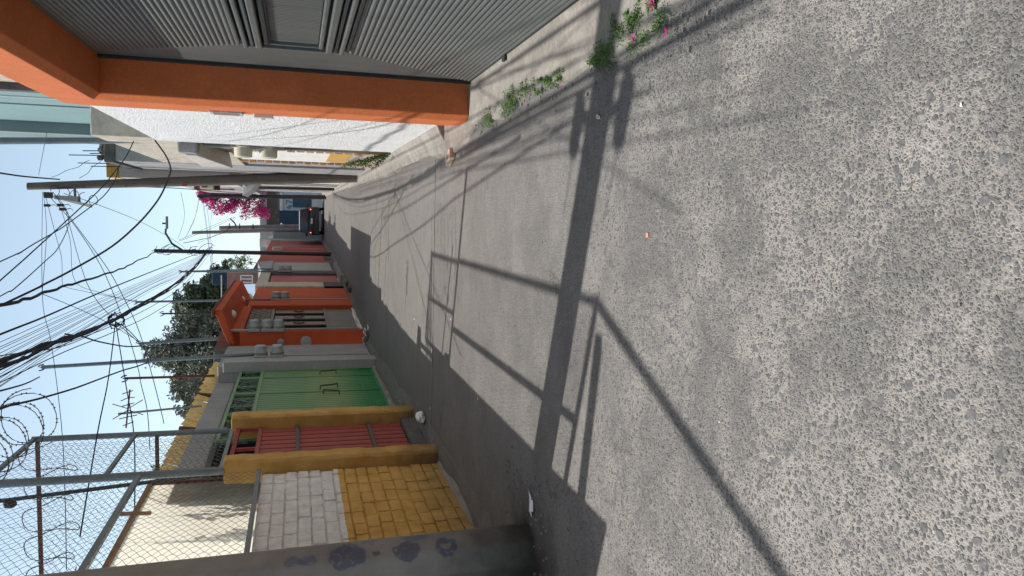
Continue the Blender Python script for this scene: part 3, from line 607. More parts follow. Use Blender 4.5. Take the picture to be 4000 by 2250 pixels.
for ya, yb in ((18.23, 19.1), (19.1, 20.0), (20.0, 20.9), (20.9, 21.84)):
    dseg('lower_panel', m_doorgrey, ya+.01, yb-.01, .12, .82, -.10); dseg('upper_panel', m_doorgrey, ya+.26, yb-.03, .86, 2.1, -.11)
    dseg('rail', m_doorgrey, ya+.01, yb-.01, .8, .86, -.08); dseg('upright', m_brownsteel, ya+.20, ya+.26, .8, 2.15, -.08)
    ym = (ya+yb)/2+.05
    for k in range(7):      # rosette ornament
        a = k*.9; x = fx(ym)-.09
        MB().bar((x, ym, 1.5), (x+.015, ym+.13*math.cos(a), 1.5+.14*math.sin(a)), .02, .012).build('ornament', m_rust, od)
dseg('rail', m_doorgrey, 18.22, 21.86, 2.12, 2.19, -.08)
for r in range(4):
    for c in range(14):
        if True:
            ya = 18.24+c*.275+(.137 if r % 2 else 0); 
            if ya+.14 < 21.85: dseg('grille_brick', m_doorgrey, ya, ya+.138, 2.2+r*.13, 2.2+r*.13+.118, -.07, .05, 0)
dseg('threshold', m_white2, 18.5, 21.6, .05, .11, -.03)
mstones = []
for k in range(14):
    y = random.choice([17.3, 17.5, 17.7, 17.9, 23.2, 24, 24.6])+random.uniform(-.1, .1); s = random.uniform(.05, .13)
    r = thing('rubble_stone', (fx(y)+.12+random.uniform(0, .25), y, .02), ('broken cement lump at the foot of the grey wall beside the deep orange house' if y < 20 else 'broken cement lump before the far end of the deep orange house'), 'stone', 'cement lumps along the left house fronts')
    mb = MB().lathe([(s*.3, 0), (s, .2*s), (s*.8, s*.7), (s*.3, s)], r.location, 'z', 6); mb.smooth = False; mb.build('lump', m_greyd, r)
# grey pier, faded red door and lintel
h2 = thing('faded_red_door_house', (-2.3, 28, 0), 'low house with faded red double doors under a cracked cement lintel', 'house')
def fx(y): return float(np.interp(y, [25.9, 30.2, 34.7, 42.8, 50.7, 56], [-2.42, -2.25, -2.13, -1.98, -1.76, -1.7]))
wallseg('pier', m_beige, h2, 26.02, 27.1, 0, 2.85, .05); wallseg('pier_face', m_greyd, h2, 26.02, 27.08, .0, .7, .06, .1)
wallseg('lintel', m_beige, h2, 27.1, 30.2, 2.5, 2.85, .02); wallseg('wall', m_greyd, h2, 30.1, 31.0, 0, 2.85, .01)
ym = 28.5
wallseg('door_leaf', m_pink2, h2, 27.12, ym, .12, 2.46, -.08); wallseg('door_leaf', m_pink2, h2, ym+.04, 30.08, .12, 2.46, -.08)
wallseg('threshold', m_white2, h2, 27.2, 29.6, .06, .11, .0); wallseg('step', m_curb, h2, 27.0, 31.8, 0, .13, .3, .3)
h3 = thing('grey_column_house', (-2.2, 32, 0), 'narrow light grey house end with a peaked cement top', 'house')
wallseg('wall', m_greyl, h3, 31.3, 34.7, .2, 2.55, .0); wallseg('recess', m_greyd, h3, 31.0, 31.3, 0, 2.55, -.15)
MB().hexa([(fx(31)-.6, 31, 2.55), (fx(31)+.08, 31, 2.5), (fx(34.8)+.08, 34.8, 2.5), (fx(34.8)-.6, 34.8, 2.5)], [(fx(31)-.6, 31, 2.85), (fx(31)+.0, 31, 2.85), (fx(34.8)+.0, 34.8, 3.2), (fx(34.8)-.6, 34.8, 3.2)]).build('peaked_top', m_grey, h3, .02)
wallseg('footing', m_greyd, h3, 31, 34.8, 0, .2, .04)
h4 = thing('salmon_house', (-2.0, 38, 0), 'long salmon red plastered house front behind the dark steel lamp post', 'house')
wallseg('wall', m_pink, h4, 34.7, 42.8, 0, 3.2, 0); wallseg('wall', m_pink, h4, 43.3, 50.7, 0, 3.1, 0); wallseg('door', m_greyl, h4, 42.8, 43.3, 0, 2.7, -.05)
wallseg('bracket', m_beige, h4, 43.0, 43.4, 2.3, 2.8, .15); wallseg('cement_foot', m_greyd, h4, 36, 42, 0, .35, .02)
wallseg('door', m_pink2, h4, 45, 47, .1, 2.4, .02, .05); wallseg('parapet', m_greyd, h4, 34.9, 45, 3.2, 3.6, -.7, .3)
h5 = thing('beige_end_house', (-1.75, 53, 0), 'beige house at the far left end beside the car', 'house')
wallseg('wall', m_cream, h5, 50.7, 58, 0, 3.4, .05); wallseg('wall', m_cream, h5, 50.9, 51.5, 3.4, 3.8, .1)
h6 = thing('wash_house', (-3, 36, 0), 'small brick roof room with white railing behind the left houses', 'roof room')
box('brick_room', M('red_brick_room', (.30, .17, .15), .9, .2, 6, .3), h6, -3.9, -2.55, 34, 36, 2.6, 4.35)
for k in range(9): box('baluster', m_white2, h6, -3.75+k*.14, -3.71+k*.14, 33.5, 33.54, 3.3, 3.75)
for z in (3.3, 3.75, 4.5): box('rail', m_white2, h6, -3.8, -2.6, 33.48, 33.56, z, z+.04)
tk = thing('water_tank', (-2.75, 35, 4.35), 'dark blue water tank standing on the brick roof room', 'water tank')
box('tank_body', M('blue_tank', (.02, .045, .08), .5, .1, 3, .1), tk, -3.05, -2.5, 34.2, 34.9, 4.35, 4.95, bevel=.04)
MB().lathe([(.2, 0), (.2, .06)], (-2.78, 34.55, 4.95), 'z', 14).build('lid', m_darkpole, tk)
tp = thing('solar_heater', (-2.8, 31, 3), 'tilted pale blue metal panel on a roof behind the deep orange house', 'roof panel')
MB().hexa([(-3.1, 29.5, 3.0), (-2.6, 29.5, 3.0), (-2.6, 29.6, 3.0), (-3.1, 29.6, 3.0)], [(-2.9, 31, 3.62), (-2.75, 31, 3.6), (-2.75, 31.1, 3.6), (-2.9, 31.1, 3.62)]).build('panel', M('pale_blue_metal', (.25, .33, .42), .4, .1, 2, .1), tp)
MB().bar((-2.65, 29.6, 2.9), (-2.8, 31.1, 3.6), .04, .04).build('prop', m_white2, tp)
# house number 47 at the end of the street
e47 = thing('corner_house', (0, 53, 0), 'house closing the street with the number 47 painted over a dark teal door', 'house')
m_tgate = M('dark_teal_paint', (.05, .10, .14), .55, .1, 2, .1)
m_bluegrey = M('blue_grey_plaster', (.50, .58, .66), .85, .06, 2, .2)
box('wall', m_greyl, e47, -1.8, 3.5, 53.25, 56, 0, 3.05)
box('plaster_panel', m_bluegrey, e47, .16, 1.4, 53.12, 53.25, .62, 2.42); box('low_wall', m_white2, e47, .2, 1.4, 53.1, 53.25, 0, .62)
gt = box('gate', m_tgate, e47, -.93, .16, 53.15, 53.25, .05, 2.68)
for k in range(14): box('gate_rib', m_tgate, e47, -.92+k*.077, -.88+k*.077, 53.13, 53.15, .06, 2.66)
box('small_door', m_tgate, e47, .38, .93, 53.06, 53.12, .62, 1.82); box('canopy', m_white2, e47, .14, 1.3, 53.0, 53.25, 2.44, 2.62)
num = MB()
for a, b in (((.36, 2.22), (.30, 1.98)), ((.29, 1.98), (.50, 1.98)), ((.45, 2.12), (.45, 1.86)), ((.58, 2.22), (.80, 2.22)), ((.80, 2.22), (.68, 1.86))):
    num.bar((a[0], 53.1, a[1]), (b[0], 53.1, b[1]), .035, .03)
num.build('house_number', m_black, e47)
mb = MB()
for r in range(6):
    for c in range(26):
        x = -1.1+c*.1+(.05 if r % 2 else 0)
        if random.random() < .93: mb.box(x, x+.07, 53.2+random.uniform(-.02, .0), 53.35, 2.72+r*.12, 2.72+r*.12+.1)
o = mb.build('parapet_bricks', m_cpole, e47); o['kind'] = 'stuff'
box('parapet_core', m_greyl, e47, -1.2, 1.6, 53.3, 53.5, 2.7, 3.5); box('parapet_cap', m_greyl, e47, -1.2, 1.6, 53.15, 53.5, 3.44, 3.56)
MB().tube([(-.8, 53.0, 2.4), (-.72, 52.9, 2.55)], .05, 8).build('wall_lamp', m_white2, e47)
bk = thing('distant_white_house', (0, 70, 0), 'pale distant house behind the number 47 parapet', 'house'); box('wall', m_greyl, bk, -6, 4, 70, 74, 0, 4.6)
WIRES = [
('A1',0.007,[(-1.4,4.1,5.05),(-0.57,9.0,4.47),(-0.51,9.37,4.42),(-0.43,9.73,4.39),(-0.36,10.03,4.35),(-0.28,10.41,4.31),(-0.2,10.74,4.28),(0.07,11.75,4.19),(0.23,12.28,4.16),(0.44,12.84,4.16),(0.63,13.3,4.21)]),
('A2',0.007,[(-2.44,3.85,4.96),(-0.72,8.5,4.31),(-0.47,9.18,4.22),(-0.17,9.95,4.11),(0.2,10.9,3.98),(0.44,11.46,3.92),(0.73,12.09,3.87),(0.99,12.6,3.86)]),
('B',0.011,[(-1.82,2.78,5.33),(-0.85,7.5,3.99),(-0.72,8.1,3.82),(-0.61,8.58,3.69),(-0.41,9.31,3.49),(-0.17,9.94,3.34),(0.05,10.46,3.25),(0.22,10.83,3.21),(0.41,11.18,3.19),(0.56,11.47,3.2),(0.76,11.86,3.32),(1.0,12.4,3.54)]),
('C',0.018,[(-0.65,3.04,3.58),(-0.91,8.0,4.16),(-0.98,9.39,4.32),(-1.06,11.52,4.57),(-1.16,13.83,4.82),(-1.32,17.87,5.27),(-1.44,21.33,5.66),(-1.53,25.71,6.17),(-1.65,29.42,6.58),(-1.75,36.2,7.4)]),
('D',0.006,[(-0.95,4.03,3.66),(-0.82,8.0,4.15),(-0.81,8.58,4.22),(-0.67,10.58,4.51),(-0.56,12.01,4.73),(-0.29,14.31,5.18),(-0.04,16.36,5.73),(0.34,20.3,7.0)]),
('E',0.011,[(-1.02,3.01,3.85),(-1.17,8.0,4.16),(-1.23,9.77,4.28),(-1.3,13.11,4.48),(-1.43,18.69,4.78),(-1.84,36.2,5.67)]),
('T',0.0032,[(-1.12,2.99,3.88),(-1.24,7.98,4.16),(-1.32,11.13,4.33),(-1.52,18.94,4.69),(-1.68,27.06,5.04),(-1.84,36.2,5.43)]),
('T',0.0032,[(-1.09,2.6,3.74),(-1.22,7.59,4.03),(-1.3,10.64,4.21),(-1.5,18.35,4.59),(-1.68,26.57,4.97),(-1.85,36.2,5.43)]),
('T',0.0032,[(-1.15,2.85,3.84),(-1.28,7.84,4.11),(-1.36,10.94,4.29),(-1.55,18.7,4.65),(-1.72,26.79,5.0),(-1.86,36.2,5.43)]),
('T',0.0032,[(-1.24,3.12,3.94),(-1.36,8.11,4.2),(-1.44,11.28,4.37),(-1.61,19.09,4.71),(-1.77,27.04,5.03),(-1.87,36.2,5.43)]),
('T',0.0032,[(-1.35,3.34,4.02),(-1.44,8.33,4.28),(-1.5,11.58,4.45),(-1.65,19.46,4.77),(-1.81,27.23,5.06),(-1.88,36.2,5.43)]),
('T',0.0032,[(-1.43,3.64,4.13),(-1.51,8.63,4.38),(-1.57,11.93,4.54),(-1.71,19.85,4.84),(-1.86,27.45,5.09),(-1.89,36.2,5.43)]),
('T',0.0032,[(-1.42,3.38,4.04),(-1.51,8.37,4.29),(-1.57,11.62,4.46),(-1.71,19.49,4.78),(-1.87,27.14,5.05),(-1.91,36.2,5.43)]),
('T',0.0032,[(-1.43,3.28,4.0),(-1.51,8.27,4.26),(-1.57,11.49,4.43),(-1.71,19.34,4.76),(-1.88,26.95,5.02),(-1.92,36.2,5.43)]),
('T',0.0032,[(-1.58,3.63,4.12),(-1.62,8.63,4.38),(-1.65,11.97,4.55),(-1.76,19.92,4.85),(-1.94,27.27,5.07),(-1.93,36.2,5.43)]),
('T',0.0032,[(-1.6,3.65,4.14),(-1.66,8.64,4.38),(-1.7,11.96,4.55),(-1.81,19.87,4.84),(-1.96,27.22,5.06),(-1.94,36.2,5.43)]),
('T',0.0032,[(-1.49,3.02,3.91),(-1.58,8.01,4.18),(-1.63,11.17,4.35),(-1.76,18.96,4.7),(-1.94,26.48,4.97),(-1.95,36.2,5.43)]),
('T',0.0032,[(-1.72,3.72,4.17),(-1.75,8.72,4.41),(-1.78,12.07,4.57),(-1.86,20.0,4.87),(-2.02,27.17,5.06),(-1.96,36.2,5.43)]),
('T',0.0032,[(-1.52,2.69,3.77),(-1.58,7.68,4.07),(-1.61,10.81,4.26),(-1.73,18.56,4.63),(-1.96,25.95,4.9),(-1.98,36.2,5.43)]),
('T',0.0032,[(-1.61,3.07,3.93),(-1.67,8.07,4.2),(-1.72,11.24,4.37),(-1.82,19.03,4.71),(-2.02,26.31,4.95),(-1.99,36.2,5.43)]),
('F1',0.022,[(-1.13,3.01,4.01),(-1.42,8.0,4.17),(-1.53,9.82,4.23),(-1.64,11.18,4.26),(-1.73,13.2,4.32),(-1.78,14.33,4.35),(-1.82,16.59,4.43),(-1.88,19.68,4.53),(-1.92,24.56,4.72),(-1.89,28.92,4.94),(-1.78,36.2,5.35)]),
('F2',0.018,[(-1.1,2.61,3.85),(-1.4,7.6,4.04),(-1.45,8.39,4.07),(-1.49,9.38,4.11),(-1.59,10.71,4.14),(-1.67,12.68,4.21),(-1.7,13.85,4.25),(-1.79,15.93,4.31),(-1.85,19.01,4.43),(-1.9,23.84,4.63),(-1.89,28.36,4.85),(-1.79,36.2,5.33)]),
('F3',0.011,[(-1.25,3.21,4.05),(-1.48,8.2,4.24),(-1.52,9.04,4.27),(-1.6,10.16,4.3),(-1.67,11.64,4.34),(-1.76,13.29,4.37),(-1.79,14.85,4.43),(-1.85,17.32,4.5),(-1.93,21.04,4.61),(-1.91,26.02,4.83),(-1.89,30.43,5.02),(-1.78,36.2,5.35)]),
('F4',0.009,[(-1.29,3.11,4.03),(-1.52,8.1,4.21),(-1.56,8.93,4.23),(-1.6,10.27,4.28),(-1.71,11.98,4.32),(-1.79,13.9,4.36),(-1.86,16.83,4.44),(-1.96,20.8,4.55),(-1.94,26.54,4.78),(-1.78,36.2,5.29)]),
('G1',0.006,[(-1.42,4.01,4.03),(-1.56,8.0,4.17),(-1.63,10.04,4.25),(-1.82,13.36,4.31),(-1.99,18.06,4.42),(-2.06,23.5,4.59),(-1.89,36.2,5.24)]),
('G2',0.006,[(-1.44,4.0,4.1),(-1.62,8.0,4.18),(-1.72,10.3,4.22),(-1.88,12.99,4.24),(-2.04,17.1,4.27),(-2.19,27.46,4.44),(-1.89,36.2,5.13)]),
('G3',0.005,[(-0.94,4.33,4.21),(-1.42,8.3,4.27),(-1.7,10.6,4.3),(-1.8,13.18,4.37),(-1.91,18.39,4.52),(-2.01,24.29,4.69),(-1.84,36.2,5.29)]),
('H1',0.005,[(0.34,20.2,7.19),(-1.5,15.18,5.84),(-2.06,13.64,5.31),(-2.54,12.36,4.89),(-3.01,11.17,4.52),(-3.48,9.97,4.19),(-3.88,9.0,3.94)]),
('H2',0.005,[(0.34,20.2,7.18),(-0.11,18.75,6.74),(-0.62,17.13,6.29),(-1.45,14.5,5.65)]),
('I',0.006,[(0.31,20.3,7.17),(-0.69,21.05,7.17),(-1.26,21.48,7.17),(-1.93,21.95,7.29),(-2.04,22.06,7.23),(-2.3,22.77,6.6),(-2.55,23.5,5.93)]),
('J',0.006,[(-0.02,20.3,6.85),(-0.81,21.01,6.85),(-1.86,21.9,6.99),(-2.23,22.58,6.56),(-2.58,23.5,5.9)]),
('K',0.006,[(-0.11,20.3,6.74),(-1.37,15.9,5.31),(-1.82,14.0,4.48)]),
('L',0.007,[(0.31,20.3,7.14),(-0.3,18.89,6.28),(-1.02,17.45,5.48),(-1.48,16.61,5.07),(-1.88,15.95,4.78),(-2.22,15.38,4.54),(-2.74,14.56,4.22),(-2.97,14.21,4.11),(-3.31,13.69,3.93),(-3.78,13.0,3.78)]),
('M',0.007,[(0.31,20.3,6.98),(-0.27,18.99,6.3),(-1.15,17.0,5.21),(-1.7,15.9,4.67),(-2.19,14.98,4.26),(-2.89,13.79,3.83),(-3.36,13.0,3.57)]),
('N',0.007,[(0.32,20.3,6.78),(0.11,22.79,6.68),(-0.41,27.7,6.47),(-1.18,33.28,6.27),(-1.67,36.2,6.21)]),
('O',0.006,[(-1.45,14.5,5.65),(-1.75,15.33,5.42),(-2.19,16.46,5.12),(-2.8,17.8,4.78)]),
('P',0.008,[(-1.81,13.6,4.36),(-2.3,11.52,4.03),(-2.64,10.05,3.84),(-3.13,8.0,3.55)]),
('Q',0.008,[(-1.81,13.6,4.36),(-2.43,11.68,3.85),(-2.85,10.43,3.52),(-3.35,9.0,3.26)]),
('R',0.007,[(-1.81,13.6,4.36),(-2.14,14.65,4.39),(-2.53,15.88,4.43),(-3.22,18.0,4.51)]),
('R2',0.009,[(-1.81,13.6,4.36),(-2.18,15.35,4.53),(-2.81,18.0,4.83)]),
('S',0.012,[(-1.69,11.5,4.54),(-1.78,11.96,4.55),(-1.86,12.39,4.55),(-2.11,13.46,4.57),(-2.52,15.47,4.58),(-2.81,17.23,4.58),(-3.1,18.5,4.59)]),
('T2',0.012,[(-1.51,4.53,4.3),(-1.98,8.5,4.35),(-2.03,8.88,4.35),(-2.16,9.72,4.35),(-2.32,10.87,4.35),(-2.42,11.69,4.35),(-2.67,13.91,4.34),(-2.85,15.28,4.33),(-3.03,17.02,4.32),(-3.08,18.0,4.35),(-3.09,18.8,4.39)]),
('T3',0.012,[(-1.42,6.15,4.01),(-2.12,10.0,4.84),(-2.64,12.92,5.46),(-3.11,15.8,6.1)]),
('U1',0.008,[(1.26,44.0,6.5),(-0.12,43.53,6.22),(-1.67,43.01,5.99),(-2.62,42.69,5.83),(-4.75,42.0,5.68)]),
('U2',0.008,[(1.26,44.0,6.44),(-0.12,43.55,6.18),(-1.68,43.05,5.96),(-3.69,42.41,5.71),(-5.02,42.0,5.55)]),
('U3',0.008,[(1.26,44.0,6.31),(-0.17,43.44,6.03),(-1.67,42.86,5.84),(-3.93,42.0,5.57)]),
('U4',0.006,[(0.22,44.0,5.88),(-0.82,41.64,5.73),(-1.56,40.0,5.65)]),
('U5',0.006,[(0.64,43.8,6.48),(-0.32,41.98,6.48),(-1.3,40.0,6.69)]),
('U6',0.008,[(-1.29,36.2,6.46),(-0.86,40.4,5.82),(-0.3,46.0,4.94)]),
('U7',0.008,[(-1.34,36.2,6.46),(-0.91,40.73,5.71),(-0.32,46.0,4.86)]),
('U8',0.014,[(-1.42,36.2,6.29),(-1.3,39.86,5.68),(-1.08,42.99,5.17),(-0.91,44.0,5.07)]),
('U9',0.006,[(-1.42,36.2,5.71),(-1.12,39.96,5.3),(-0.35,46.0,4.81)]),
('V1',0.014,[(0.46,10.04,5.52),(0.51,14.0,6.05),(0.54,16.17,6.33),(0.64,20.3,6.86)]),
('V2',0.012,[(0.53,20.3,5.46),(0.65,25.11,5.13),(0.73,30.0,4.77),(0.93,44.0,3.67)]),
('X1',0.005,[(1.12,13.5,5.24),(0.72,20.2,7.26)]),
('Y1',0.006,[(0.69,20.3,7.02),(0.73,20.19,6.87),(0.84,20.01,6.63),(0.92,19.81,6.34),(1.02,19.69,6.19),(1.07,19.6,6.06)]),
('Y2',0.006,[(0.68,20.3,6.45),(0.8,20.03,6.2),(0.92,19.87,6.08),(1.05,19.6,5.83)]),
('Z1',0.007,[(0.64,30.0,5.54),(0.04,31.93,5.69),(-0.49,33.56,5.93),(-1.24,36.0,6.49)]),
('Z2',0.006,[(0.61,43.0,6.42),(-0.38,39.51,6.21),(-1.19,36.4,6.23)]),
]
KNOT = (-1.8, 13.6, 4.36)
CLAMPS = [(0.03, 19.0, 6.83, 'dark clamp hanging on a drop wire, nearest the leaning pole'), (0.04, 17.5, 6.18, 'dark clamp with hook on a drop wire, upper of the close pair'), (-0.04, 17.3, 6.09, 'dark clamp with hook on a drop wire, lower of the close pair')]
# ================================================================= mesh fence over the brick wall, razor wire, lit sheet
fence = thing('mesh_fence', (-2.72, 6, 1.9), 'grey steel frame fence of chain-link mesh on top of the brick wall and red door', 'fence')
FX = -2.70
def post(y, z0, z1, r=.035, x=FX): return MB().tube([(x, y, z0), (x, y, z1)], r, 12).build('post', m_pipe, fence)
post(8.40, 2.28, 6.2, .042, -2.70); post(9.98, 2.38, 4.52); post(4.68, 1.92, 4.55)
box('rail', m_pipe, fence, FX-.02, FX+.02, 4.68, 8.34, 1.915, 1.955); box('rail', m_pipe, fence, FX-.025, FX+.025, 4.68, 8.36, 3.07, 3.12, bevel=.004)
box('rail', m_pipe, fence, FX-.02, FX+.02, 8.4, 9.95, 2.30, 2.34); box('rail', m_pipe, fence, FX-.018, FX+.018, 8.4, 9.95, 3.40, 3.44); box('rail', m_pipe, fence, FX-.02, FX+.02, 8.4, 9.98, 4.48, 4.52)
box('rail', m_pipe, fence, FX-.02, FX+.02, 4.68, 8.36, 4.50, 4.55)
box('rail', m_rust, fence, -6.5, FX-.03, 9.94, 9.98, 4.44, 4.48); box('rail', m_rust, fence, -5.5, FX-.03, 9.94, 9.98, 3.16, 3.2)
MB().bar((-2.88, 8.9, 2.28), (-3.12, 8.9, 5.6), .034, .034).build('rear_post', m_darkpole, fence)
MB().lathe([(.02, 0), (.045, .03), (.045, .10), (.02, .12)], (-3.08, 8.9, 4.36), 'z', 8).build('clamp', m_darkpole, fence)
def chain(a0, a1, z0, z1, P, name='chain_mesh', cell=.062):
    mb = MB(); r = .0020; n = int((a1-a0)/cell); k = int((z1-z0)/(cell*.62))
    for i in range(n+1):
        for s in (1,):
            pts = []
            sag = random.uniform(-.004, .004)
            for j in range(k+1):
                z = z0+(z1-z0)*j/k; side = 1 if j % 2 else -1
                a = a0+i*cell+side*(cell*.52)*(1 if i % 2 else -1)
                w = .004*side; bow = .02*math.sin(math.pi*j/k)*math.sin(a*3.1)+sag
                pts.append(P(a+(0 if i % 2 == 0 else 0), z, w+bow))
            # 3-sided wire
            for p, q in zip(pts[:-1], pts[1:]):
                p = Vector(p); q = Vector(q); t = (q-p).normalized(); u = t.cross(Vector((.3, .5, .8))).normalized(); v = t.cross(u)
                n0 = len(mb.v)
                for e in (p, q):
                    for g in range(3): mb.v.append(tuple(e+(u*math.cos(g*2.094)+v*math.sin(g*2.094))*r))
                mb.f += [(n0, n0+1, n0+4, n0+3), (n0+1, n0+2, n0+5, n0+4), (n0+2, n0, n0+3, n0+5)]
    o = mb.build(name, m_wireg, fence); o['kind'] = 'stuff'; return o
chain(4.72, 8.34, 1.95, 4.5, lambda a, z, w: (FX+.0+w, a, z))
chain(8.42, 9.93, 2.34, 4.5, lambda a, z, w: (FX+w, a, z))
chain(-5.4, FX-.04, 2.3, 4.5, lambda a, z, w: (a, 9.99+w, z))
ab = thing('angled_wall', (-3, 4.6, 0), 'low ochre wall turning away from the street behind the concrete pole', 'wall')
MB().hexa([(-3.0, 4.55, 0), (-2.76, 4.60, 0), (-3.95, 1.7, 0), (-4.15, 1.8, 0)][::-1], [(-3.0, 4.55, 2.0), (-2.76, 4.60, 2.0), (-3.95, 1.7, 2.0), (-4.15, 1.8, 2.0)][::-1]).build('masonry', m_brickoch, ab)
MB().bar((-2.7, 4.68, 4.52), (-3.9, 1.8, 4.52), .05, .05).build('rail', m_pipe, fence); MB().tube([(-3.9, 1.8, 2.0), (-3.9, 1.8, 4.52)], .035, 10).build('post', m_pipe, fence)
MB().bar((-2.9, 4.42, 1.95), (-2.9, 4.63, 4.5), .10, .10).build('post', m_pipe, fence)
def coil(name, label, P, turns, rad, pitch, seg=22):
    t = thing(name, P(0, 0, 0), label, 'razor wire'); pts = []; bar = MB()
    for i in range(int(turns*seg)):
        a = 2*math.pi*i/seg; rr = rad*(1+.12*math.sin(i*.13)); pts.append(P(i/seg*pitch+.03*math.sin(a*3), rr*math.cos(a), rr*math.sin(a)))
    MB().tube(pts, .0055, 5).build('coil_wire', m_darkpole, t)
    for i in range(2, len(pts)-2, 2):
        p = Vector(pts[i]); d = (Vector(pts[i+1])-Vector(pts[i-1])).normalized(); u = d.cross(Vector((.2, .9, .3))).normalized()
        bar.add([p-d*.03+u*.016, p+d*.03+u*.016, p+d*.03-u*.016, p-d*.03-u*.016, p], [(0, 4, 3), (1, 2, 4)])
    o = bar.build('barbs', m_steel, t); o['kind'] = 'stuff'
coil('razor_wire', 'loose razor wire coil on the corner of the fence, spilling towards the street', lambda s, a, b: (-2.42-s*.10+a, 10.15-s*.8, 4.56+.06*s+b), 8, .29, .26)
mcoil = coil('razor_wire', 'razor wire coil stretched along the rear side of the mesh fence', lambda s, a, b: (-2.8-s, 9.99+a, 4.36+b), 9, .27, .36)
# lit translucent sheet with leafy plants behind it
t = NT('translucent_sheet'); tr = t.n('ShaderNodeBsdfTranslucent', i_0=(.97, .94, .86, 1)); df = t.n('ShaderNodeBsdfDiffuse', i_0=(.70, .68, .62, 1))
mx = t.n('ShaderNodeMixShader', i_0=.12); t.t.links.new(tr.outputs[0], mx.inputs[1]); t.t.links.new(df.outputs[0], mx.inputs[2])
t.t.links.new(mx.outputs[0], t.t.nodes['Material Output'].inputs[0]); m_sheet = t.m
m_woodb = M('brown_batten', (.30, .17, .09), .8, .2, 6, .3)
sh = thing('canvas_sheet', (-3.2, 7.5, 1.9), 'cream translucent sheet in a brown batten frame behind the mesh, plant shadows showing through', 'sheet')
box('canvas', m_sheet, sh, -3.204, -3.2, 4.2, 9.56, 1.96, 3.17)
box('batten', m_woodb, sh, -3.22, -3.17, 4.2, 9.6, 3.17, 3.22, bevel=.004); box('batten', m_rust, sh, -3.22, -3.17, 9.56, 9.61, 1.96, 3.17); box('batten', m_woodb, sh, -3.22, -3.17, 4.2, 9.6, 1.92, 1.96)
MB().bar((-3.16, 8.6, 3.32), (-3.16, 8.56, 3.02), .03, .04).build('wooden_peg', m_woodb, sh)
m_leaf = M('leaf_green', (.07, .12, .035), .7, .35, 14, 0, dirt=0, fine=0)
m_leafd = M('leaf_dark', (.12, .155, .09), .75, .35, 3, 0, dirt=0, fine=0)
m_twig = M('twig', (.10, .075, .055), .9, .2, 8, .2)
def leaves(mb, c, r, n, s, flat=1.0, squash=(1, 1, 1)):
    c = np.array(c)
    for _ in range(n):
        d = rng.normal(size=3); d /= np.linalg.norm(d); p = c+d*r*rng.random()**.4*np.array(squash)
        a = rng.normal(size=3); a /= np.linalg.norm(a); b = np.cross(a, rng.normal(size=3)); b /= np.linalg.norm(b); L = s*rng.uniform(.6, 1.4); w = L*.42
        n0 = len(mb.v); mb.v += [tuple(p-a*L), tuple(p+b*w), tuple(p+a*L), tuple(p-b*w)]; mb.f.append((n0, n0+1, n0+2, n0+3))
for i, (y, z, h, n) in enumerate(((7.95, 2.0, .55, 30), (8.75, 2.2, .55, 20))):
    pt = thing('potted_plant', (-3.4, y, 1.0), ('leafy plant casting a blotchy shadow on the left part of the cream sheet', 'thin plant casting a sharp spiky shadow on the right part of the cream sheet')[i], 'plant')
    MB().tube([(-3.42, y, .2), (-3.40, y, z+.2), (-3.4, y+.1, z+h)], .012, 6).build('stem', m_twig, pt)
    mb = MB(); 
    for k in range(5): leaves(mb, (-3.45, y+random.uniform(-.2, .2), z+.35+random.uniform(-.15, h-.1)), .13, n//2, .06)
    mb.build('foliage', m_leaf, pt)
# antenna
an = thing('tv_antenna', (-3.0, 12, 2.9), 'rusty television antenna on a short mast behind the mesh fence', 'antenna')
MB().tube([(-2.86, 12, 2.9), (-2.93, 12, 4.02)], .016, 8).build('mast', m_steel, an)
MB().tube([(-3.14, 12, 3.92), (-2.58, 12, 3.86)], .012, 6).build('boom', m_rust, an)
for x, L, tl in ((-3.08, .05, .0), (-2.98, .10, .0), (-2.88, .18, .1), (-2.86, .18, -.1), (-2.80, .06, 0), (-2.70, .07, .02), (-2.62, .05, 0)):
    MB().tube([(x-tl, 11.9, 3.89+L), (x, 12, 3.89), (x-tl, 12.1, 3.89-L)], .007, 5).build('element', m_rust, an)
an2 = thing('tv_antenna', (-3.6, 8, 2.9), 'small dark antenna showing above the cream sheet, through the mesh', 'antenna')
MB().tube([(-3.65, 8, 2.9), (-3.65, 8, 3.75)], .01, 6).build('mast', m_rust, an2)
for z, L in ((3.62, .22), (3.5, .16), (3.4, .12)): MB().tube([(-3.65-L, 8, z-.06), (-3.65, 8, z), (-3.65+L, 8, z-.03)], .006, 5).build('element', m_rust, an2)
# service masts with meters
def mast(name, x, y, z0, z1, r, mat, label, meters=(), lean=0, hook=True, mx=None, cond=None):
    t = thing(name, (x, y, z0), label, 'service mast', 'thin steel service masts on the left houses')
    MB().tube([(x, y, z0), (x-lean, y, z1)], r, 10).build('mast_pipe', mat, t)
    if hook: MB().tube([(x-lean+.02*i, y-.02, z1+.06*math.sin(i*1.3)) for i in range(-3, 4)], .012, 5).build('wire_head', m_darkpole, t)
    for z in meters:
        my = y-.02; mX = (mx if mx is not None else x)
        MB().box(mX-.04, mX+.03, my-.13, my+.13, z-.13, z+.13).build('meter_base', m_meter, t, .02)
        MB().lathe([(.125, 0), (.13, .05), (.115, .07), (.11, .18), (.09, .2)], (mX+.02, my, z), 'x', 16).build('meter_cover', m_meter, t)
        MB().lathe([(.135, .04), (.135, .06)], (mX+.02, my, z), 'x', 16).build('meter_ring', m_steel, t)
    if meters: MB().tube([(mX, y, .15), (mX, y, min(meters)-.12)], .018, 8).build('conduit', cond or m_greyl, t)
    return t
